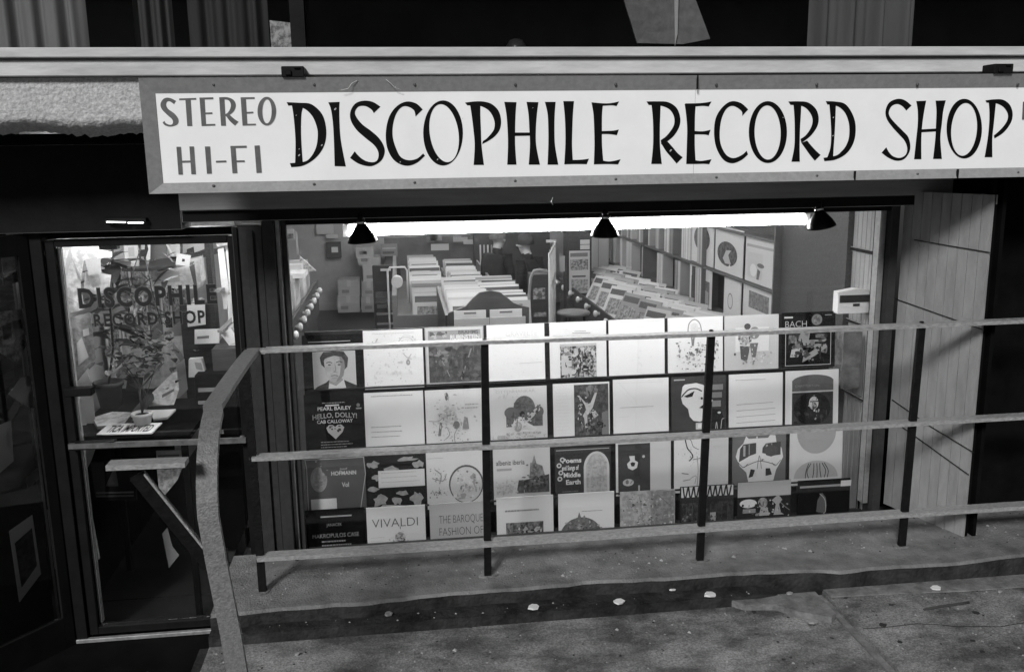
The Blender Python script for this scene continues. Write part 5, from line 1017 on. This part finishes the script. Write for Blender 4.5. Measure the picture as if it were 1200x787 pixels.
sheet3([(214,280,6.0),(239,279,6.0),(239,292,6.0),(228,296,6.0),(214,297,6.0)], .55, 'pale sleeve with a dark cap shape behind the top of the door', 'record_sleeve', 'record sleeve', marks=[([(219,292,6.0),(227,289,6.0),(228,296,6.0),(219,296,6.0)],.06)])
# shelf plank and open box behind the door
t = thing('wall_shelf', 'dark slanting shelf plank seen through the door', 'shelf', at(210,305,5.9))
b = MB(); b.bar(at(160,316,5.5), at(250,293,6.6), .18, .02); b.build('plank', [M_WOODD], t)
sheet3([(176,314,5.8),(232,302,5.8),(236,330,5.8),(232,338,5.8),(178,338,5.8)], mot(.66,.5,9), 'open white carton of leaflets under the slanting shelf', 'carton', 'carton', (0,.15,0), [([(183,316,5.8),(228,306,5.8),(226,310,5.8),(186,318,5.8)],.2),([(184,320,5.8),(210,317,5.8),(211,330,5.8),(184,332,5.8)],.45),([(222,312,5.8),(228,309,5.8),(231,334,5.8),(228,336,5.8)],.12)])
b = MB(); lo, hi = pbox(239,279,254,388,5.6,.1); b.box(lo, hi, 0); lo, hi = pbox(210,358,258,470,5.62,.1); b.box(lo, hi, 0); tag(b.build('dark_post', [mat('post_black', .012, .6, .008)]), 'black upright post and panel seen through the door', 'post')
sheet3([(219,356,5.58),(240,354,5.58),(241,380,5.58),(220,383,5.58)], .58, 'grey notice on the black panel behind the door letters', 'paper_notice', 'notice')
sheet3([(228,386,5.55),(257,385,5.55),(257,402,5.55),(228,403,5.55)], .78, 'white price card on the black panel behind the door', 'paper_notice', 'notice', marks=[([(231,394,5.55),(245,393,5.55),(245,396,5.55),(231,397,5.55)],.2)])
sheet3([(221,421,5.4),(236,420,5.4),(240,436,5.4),(243,441,5.4),(221,442,5.4)], .6, 'small white block of cards on the dark counter', 'paper_block', 'paper block', (0,.05,0), [([(228,424,5.4),(236,425,5.4),(238,434,5.4),(230,432,5.4)],.3)])
for (q, v, lab) in (([(255,292,5.3),(262,290,5.3),(268,338,5.3),(266,362,5.3),(262,362,5.3)],.75,'left white upright strip at the right edge of the door view'),([(264,288,5.3),(273,286,5.3),(278,335,5.3),(278,372,5.3),(272,378,5.3)],.7,'right white upright strip at the right edge of the door view')):
    sheet3(q, v, lab, 'shelf_strip', 'strip')
sheet3([(253,280,5.25),(274,279,5.25),(274,286,5.25),(254,289,5.25)], mot(.5,.25,9), 'mottled picture strip at the top right of the door view', 'picture', 'picture')
b = MB(); b.bar(at(255,341,5.2), at(279,328,5.7), .03, .015); b.bar(at(258,388,5.2), at(282,366,5.7), .03, .015); tag(b.build('shelf_rail', [mat('rail_grey', .2, .5)]), 'two slanting grey shelf rails at the right of the door view', 'shelf rail')
for i in range(6): sheet3([(259+3*i,392-2*i,5.25+.1*i),(270+2.2*i,384-1.0*i,5.25+.1*i),(281,400+i,5.25+.1*i),(268+2*i,404,5.25+.1*i)], (.75,.4,.7,.6,.3,.75)[i], 'pale record sleeve in the leaning group low at the right of the door view', 'record_sleeve', 'record sleeve')['group'] = 'leaning sleeves at right of the door'
# counter and table
t = thing('display_table', 'dark display table with plants and papers inside the door', 'table', (-1.25, 5.1, -2.46))
b = MB(); b.box((-1.74,4.70,-1.45), (-1.12,5.45,-1.42)); b.build('tabletop', [M_SHADEBLACK], t)
for px, py in ((-1.70,4.74),(-1.16,4.74),(-1.16,5.38),(-1.70,5.38)): b = MB(); b.box((px-.015,py-.015,-2.46),(px+.015,py+.015,-1.452)); b.build('leg', [M_BLACK], t)
def flat(q, z, m, label, th=.01, name='paper', cat='paper', marks=None):
    b = MB(); b.prism([atZ(x, y, z) for x, y in q], (0,0,-th), 0); ms = [m if not isinstance(m,(int,float)) else pr(m)]
    return tag(b.build(name, ms), label, cat), b
zt_ = -1.42
flat([(108,489),(132,482),(156,483),(145,492),(130,498),(114,499)], zt_+.02, mot(.6,.35,8), 'stack of pale printed papers behind the IMPORTED card', .019)
flat([(176,480),(206,479),(196,489),(180,491)], zt_+.01, .7, 'white paper lying beside the white flower pot', .01)
# IMPORTED card, tipped toward the street
b = MB(); A1, B1, C1, D1_ = atZ(113,508.5,-1.405), atZ(178,507,-1.405), atZ(190,495,-1.395), atZ(128,496,-1.395)
b.prism([A1,B1,C1,D1_], (0,0,-.006), 0); vs, fs = text_mesh('TICA IMPORTED', .02); xs = [v[0] for v in vs]; w0, w1 = min(xs), max(xs)
b.add([A1.lerp(B1, .12+.8*(v[0]-w0)/(w1-w0)).lerp(D1_.lerp(C1, .12+.8*(v[0]-w0)/(w1-w0)), .16+.9*v[1])+Vector((0,-.001,.0015)) for v in vs], fs, 1)
tag(b.build('counter_card', [pr(.76), pr(.02)]), 'white card lettered TICA IMPORTED on the table edge', 'card')
# slanted book tray
b = MB(); b.prism([at(140,498,4.95), at(172,462,5.35), at(176,458,5.35), at(180,462,5.3), at(150,499,4.93)], (0,0,-.03)); tag(b.build('slanted_tray', [mat('tray_dark', .04, .5)]), 'dark slanted wooden tray between the two plant pots', 'tray')
sheet3([(168,470,5.3),(200,440,5.5),(207,432,5.5),(210,456,5.4),(203,476,5.3),(178,478,5.3)], mot(.66,.45,9), 'white ruled folder standing behind the white pot', 'folder', 'folder', marks=[([(190,462,5.3),(204,455,5.3),(204,458,5.3),(190,466,5.3)],.3)])
sheet3([(202,432,5.6),(216,420,5.6),(220,456,5.6),(208,468,5.6)], .6, 'white folded sheet behind the folder', 'paper', 'paper')
sheet3([(143,405,5.9),(175,398,5.9),(240,396,5.9),(238,415,5.9),(205,425,5.9),(212,440,5.9),(180,455,5.9),(128,455,5.9),(126,415,5.9)], mot(.72,.5,6), 'pale draped paper backdrop behind the potted plants', 'backdrop', 'backdrop', marks=[([(165,407,5.9),(186,402,5.9),(196,404,5.9),(178,409,5.9)],.1),([(200,398,5.9),(212,412,5.9),(222,430,5.9),(216,430,5.9),(204,412,5.9)],.35)])
sheet3([(99,303,5.1),(117,300,5.1),(119,320,5.1),(104,323,5.1)], .4, 'grey fragment of a poster behind the tall plant', marks=None)
sheet3([(100,318,5.15),(130,322,5.15),(128,342,5.15),(112,345,5.15),(98,338,5.15)], mot(.62,.4,8), 'pale leaflet behind the tall plant leaves')
sheet3([(130,283,5.3),(133,282,5.3),(133,345,5.3),(131,345,5.3)], .05, 'thin black rod hanging behind the door glass', 'rod', 'rod')
sheet3([(114,292,5.0),(131,295,5.0),(131,301,5.0),(114,303,5.0)], .78, 'small white tag card above the tall plant', 'card', 'card')
t = thing('door_closer', 'black box door closer at the top inside the door', 'door closer', at(125,285,4.66)); b = MB(); lo, hi = pbox(115,282,137,292,4.66,.05); b.box(lo,hi); b.build('body', [M_BLACK], t)
b = MB(); b.bar(at(137,286,4.68), at(160,284,4.66), .012, .008); b.build('arm', [M_BLACK], t)
# plants
def leaf(b, base, d, up, L_, w_, m, fold=.15):
    d = d.normalized(); s_ = d.cross(up).normalized(); n_ = s_.cross(d)
    rows = [(0,0),(.25,.8),(.5,1),(.78,.62),(1,0)]; vs = []
    for t_, k in rows:
        c_ = base+d*L_*t_-Vector((0,0,1))*L_*.25*t_*t_
        vs += [c_-s_*w_*k/2+n_*fold*w_*k, c_, c_+s_*w_*k/2+n_*fold*w_*k]
    fs = []
    for i in range(4): fs += [(i*3, i*3+1, i*3+4, i*3+3), (i*3+1, i*3+2, i*3+5, i*3+4)]
    b.add(vs, fs, m, True)
M_LEAF = mat('leaf_dark', .022, .4, .012, 20); M_LEAF2 = mat('leaf_mid', .045, .5, .02, 20)
def pot(t, p, r, h, m, name='pot'):
    b = MB(); b.lathe(p, [(r*.7,0),(r*.95,h*.82),(r*1.06,h*.83),(r*1.08,h),(r*.96,h),(r*.9,h*.88)], 0, 28); b.build(name, [m], t)
    b = MB(); b.lathe(p, [(r*.9,h*.87),(r*.3,h*.9)], 0, 20); b.build('soil', [mat('soil', .02, .95)], t)
p = atZ(130,477,-1.419); t = thing('potted_plant', 'tall broad-leaved plant in a large dark pot inside the door', 'plant', p); pot(t, p, .078, .155, mat('pot_dark', .05, .6, .035, 8))
b = MB(); top = at(131,300,p.y); b.tube([p+Vector((0,0,.13)), p.lerp(top,.4)+Vector((.01,0,0)), p.lerp(top,.7)-Vector((.01,0,0)), top], [.008,.007,.006,.003], 0, 6); b.build('stem', [M_LEAF], t)
b = MB(); rl_ = random.Random(8)
for i in range(46):
    hgt = rl_.uniform(.40,1.0); q = p.lerp(top, hgt); an_ = rl_.uniform(0,6.28); leaf(b, q, Vector((math.cos(an_), math.sin(an_)*.7, rl_.uniform(-.3,.5))), Vector((0,0,1)), rl_.uniform(.12,.23), rl_.uniform(.06,.10), 0 if i % 3 else 1)
b.build('foliage', [M_LEAF, M_LEAF2], t)
p = atZ(168,501,-1.419); t = thing('potted_plant', 'bushy round-leaved plant in a small white pot inside the door', 'plant', p); pot(t, p, .052, .085, mat('pot_white', .72, .5, .6, 8))
b = MB(); cc = at(168,415,4.95)
for i in range(7): b.tube([p+Vector((0,0,.07)), (p+cc)/2+Vector((rl_.uniform(-.03,.03),rl_.uniform(-.03,.03),0)), cc+Vector((rl_.uniform(-.13,.13),rl_.uniform(-.08,.08),rl_.uniform(-.12,.08)))], .003, 0, 5)
b.build('stem', [M_LEAF2], t)
b = MB()
for i in range(150):
    q = cc+Vector((rl_.gauss(0,.085), rl_.gauss(0,.06), rl_.gauss(-.01,.07))); an_ = rl_.uniform(0,6.28); leaf(b, q, Vector((math.cos(an_), math.sin(an_), rl_.uniform(-.5,.4))), Vector((0,0,1)), rl_.uniform(.03,.055), rl_.uniform(.035,.05), i % 2)
b.build('foliage', [M_LEAF, M_LEAF2], t)
p = at(160,350,5.2); t = thing('hanging_plant', 'trailing plant hanging at head height behind the door letters', 'plant', p)
b = MB()
for i in range(70):
    q = at(rl_.gauss(165,20), rl_.gauss(348,24), 5.2+rl_.uniform(-.1,.1)); an_ = rl_.uniform(0,6.28); leaf(b, q, Vector((math.cos(an_), math.sin(an_), rl_.uniform(-.8,.4))), Vector((0,0,1)), rl_.uniform(.06,.15), rl_.uniform(.02,.05), i % 2)
b.build('foliage', [M_LEAF, mat('leaf_pale', .16, .5, .1)], t)
b = MB(); b.tube([at(150,382,5.2), at(152,330,5.2), at(165,290,5.2)], .003, 0, 5); b.tube([at(190,380,5.2), at(178,340,5.2), at(170,300,5.2)], .003, 0, 5); b.build('stem', [M_LEAF2], t)
rd = random.Random(77)
for i in range(34):
    px, py = rd.uniform(72,232), rd.uniform(290,455); Y = rd.uniform(5.5,6.3); a_ = rd.uniform(-.16,.16); w_, h_ = rd.uniform(6,20), rd.uniform(6,20)
    c_, s_ = math.cos(a_), math.sin(a_); q = [(px+x*c_-y*s_, py+x*s_+y*c_, Y) for x, y in ((-w_/2,h_/2),(w_/2,h_/2),(w_/2,-h_/2),(-w_/2,-h_/2))]
    o = sheet3(q, rd.choice((.75,.7,.03,.02,.05,.6,mot(.6,.05,8),mot(.7,.1,12))), 'loose leaflet in the crowded papers behind the door plants', 'leaflet', 'leaflet', marks=[([(px-1.5,py+2,Y),(px+2,py+2,Y),(px+2,py-1,Y),(px-1,py-1.5,Y)], rd.choice((.05,.5,.2)))]); o['group'] = 'leaflets crowded behind the door'
# small framed sign with a triangle, low behind the door; paper beside it
sheet3([(104,540,5.0),(160,543,5.0),(160,586,5.0),(110,586,5.0)], .035, 'dark framed notice with a pale triangle behind the lower door', 'notice_board', 'notice', (0,.015,0), [([(106,541,5.0),(122,541,5.0),(124,582,5.0),(112,582,5.0)],.10),([(124,569,5.0),(135,545,5.0),(139,569,5.0)],.16),([(113,576,5.0),(157,575,5.0),(157,577,5.0),(113,578,5.0)],.25),([(113,580,5.0),(157,579,5.0),(157,581,5.0),(113,582,5.0)],.2)])
sheet3([(183,528,5.0),(212,527,5.0),(212,546,5.0),(184,547,5.0)], .45, 'small pale card below the table edge', 'card', 'card', marks=[([(185,533,5.0),(210,532,5.0),(210,534,5.0),(185,535,5.0)],.15)])
sheet3([(184,550,5.02),(213,549,5.02),(208,562,5.02),(193,580,5.02),(186,572,5.02)], mot(.66,.3,8), 'torn white paper hanging under the table', 'paper', 'paper')
sheet3([(190,625,5.1),(196,618,5.1),(202,640,5.1),(210,650,5.1),(198,665,5.1)], .35, 'small pale scrap low behind the door glass', 'paper', 'paper')
b = MB(); lo, hi = pbox(228,440,290,640,5.3,.5); b.box(lo, hi, 0)
for y_ in (455,470,505): l_, h_ = pbox(232,y_,262,y_+3,5.29,.008); b.box(l_, h_, 1)
l_, h_ = pbox(252,460,262,472,5.288,.001); b.box(l_, h_, 1)
tag(b.build('dark_counter', [M_SHADEBLACK, pr(.28)]), 'black counter with thin shelf edges at the right of the door', 'counter')

# papers in the showcase, left edge
def cs(pts, m, label, name='poster', cat='poster', marks=None, off=-.06):
    p0 = SA+sn*off; b = MB(); b.prism([atP(x, y, p0, sn) for x, y in pts], -sn*.004, 0); ms = [m if not isinstance(m,(int,float)) else pr(m)]
    if marks:
        for q, mm in marks: ms.append(mm if not isinstance(mm,(int,float)) else pr(mm)); k = len(ms); b.prism([atP(x, y, p0, sn)+sn*.001*k for x, y in q], sn*.0006, k-1)
    tag(b.build(name, ms), label, cat)
cs([(11,622),(38,603),(48,672),(23,705)], .75, 'white-bordered picture low in the angled display case', marks=[([(17,636),(37,618),(43,662),(25,688)], mot(.08,.03,8))])
cs([(-8,366),(30,362),(33,400),(20,425),(-8,408)], mot(.4,.08,10), 'dim mottled sheet imitating a reflection at the left edge of the display case', marks=[([(2,382),(12,378),(14,396),(4,398)],.02),([(14,376),(24,374),(26,392),(17,394)],.02)])  # sheet painted as lettering reflected in the case glass
cs([(10,462),(24,443),(38,438),(40,478),(28,474)], .5, 'pale triangular cut-out shape in the display case', 'card', 'card')
cs([(-5,500),(13,492),(16,540),(-5,558)], .5, 'pale torn sheet in the middle of the display case', 'paper', 'paper')

cs([(4,440),(16,432),(18,447),(6,456)], .05, 'dark small print in the display case', 'picture', 'picture')
cs([(30,560),(44,548),(46,560),(33,573)], .10, 'grey slip above the white-bordered picture', 'paper', 'paper')
cs([(2,300),(22,298),(24,330),(4,334)], mot(.05,.02,9), 'very dim print at the top of the display case', 'picture', 'picture')
b = MB(); rg = random.Random(4)
for i in range(1500):
    x, y = rg.uniform(-.85,4.2), rg.uniform(2.0,3.70); q = rg.uniform(.002,.0065)*(1 if rg.random() < .94 else 2)
    z = -2.1 if x < 1.9 else -2.07
    if i % 3 == 0: y = rg.uniform(3.92,4.40); z = -1.985
    elif i % 11 == 0 and x < 1.6: y = rg.uniform(3.76,3.82); z = -2.052
    if 1.88 < x < 1.95: continue
    b.add([(x-q,y,z),(x+q*.4,y-q,z),(x+q,y+q*.3,z),(x-q*.2,y+q,z),(x,y,z+q*.8)], [(0,1,4),(1,2,4),(2,3,4),(3,0,4)], 0 if rg.random() < .75 else 1)
struct(b.build('grit', [mat('grit_pale', .42, .9, .2, 9), mat('grit_dark', .02, .9)]), 'stuff')
b = MB(); rk_ = random.Random(12); p = Vector((1.95, 3.42, -2.0695)); pts = [p.copy()]
for i in range(26): p = p+Vector((.085, rk_.uniform(-.03,.022), 0)); pts.append(p.copy())
for a_, c_ in zip(pts, pts[1:]): b.quad(a_+Vector((0,-.0025,0)), c_+Vector((0,-.0025,0)), c_+Vector((0,.0025,0)), a_+Vector((0,.0025,0)))
struct(b.build('pavement_crack', [mat('crack_dark', .012, .9)]))
for i in range(9):
    x, y = rk_.uniform(2.0,3.6), rk_.uniform(3.0,3.6); b = MB(); q = rk_.uniform(.008,.018)
    b.prism([(x+q*rk_.uniform(.7,1.2)*math.cos(2*PI*k/8), y+q*rk_.uniform(.7,1.2)*math.sin(2*PI*k/8), -2.0698) for k in range(8)], (0,0,.002)); tag(b.build('chewing_gum', [mat('gum_dark', .03, .8)]), 'flattened dark gum spot on the right pavement slab', 'gum', 'gum spots on the right slab')
# litter
for i, (px, py, w_, lab) in enumerate(((786,690,.05,'white paper scrap on the kerb step, left of the brightest one'),(832,698,.065,'brightest white paper scrap on the kerb step'),(729,714,.055,'small white scrap at the foot of the kerb step'),(625,712,.06,'folded white scrap below the middle post'),(455,720,.045,'dull grey scrap on the kerb step, left'),(1096,690,.05,'white scrap on the pale concrete strip, right'),(925,696,.03,'tiny white scrap beside the chipped concrete'),(952,729,.05,'grey scrap on the chipped concrete patch'),(403,741,.05,'grey flattened scrap on the pavement, left'),(348,767,.02,'tiny white speck on the pavement near the railing end'),(1171,694,.02,'tiny white speck at the right end of the kerb'))):
    z = -2.048 if (py < 724 and px < 840) else (-2.066 if px > 860 else -2.096)
    p = atZ(px, py, z); r6 = random.Random(i); n = 7
    if z == -2.048: p.y = max(p.y, 3.77)
    b = MB(); b.prism([(p.x+w_/2*r6.uniform(.7,1.1)*math.cos(2*PI*k/n), p.y+w_*.45*r6.uniform(.7,1.1)*math.sin(2*PI*k/n), z+r6.uniform(0,.004)) for k in range(n)], (.003,0,.007))
    tag(b.build('paper_scrap', [pr(.7 if i < 4 or i == 5 else .3)]), lab, 'litter')
p = atZ(1110, 711, -2.07); b = MB(); b.tube([p+Vector((-.12,-.01,.004)), p+Vector((-.04,.0,.006)), p+Vector((.06,.01,.006)), p+Vector((.12,.02,.004))], .006, 0, 6); tag(b.build('twig', [mat('twig', .05, .9)]), 'short dark twig lying on the right pavement slab', 'twig')

# lift everything so that the pavement lies at zero
for o in list(bpy.data.objects):
    if o.parent is None and o.users_collection: o.location.z += EYE
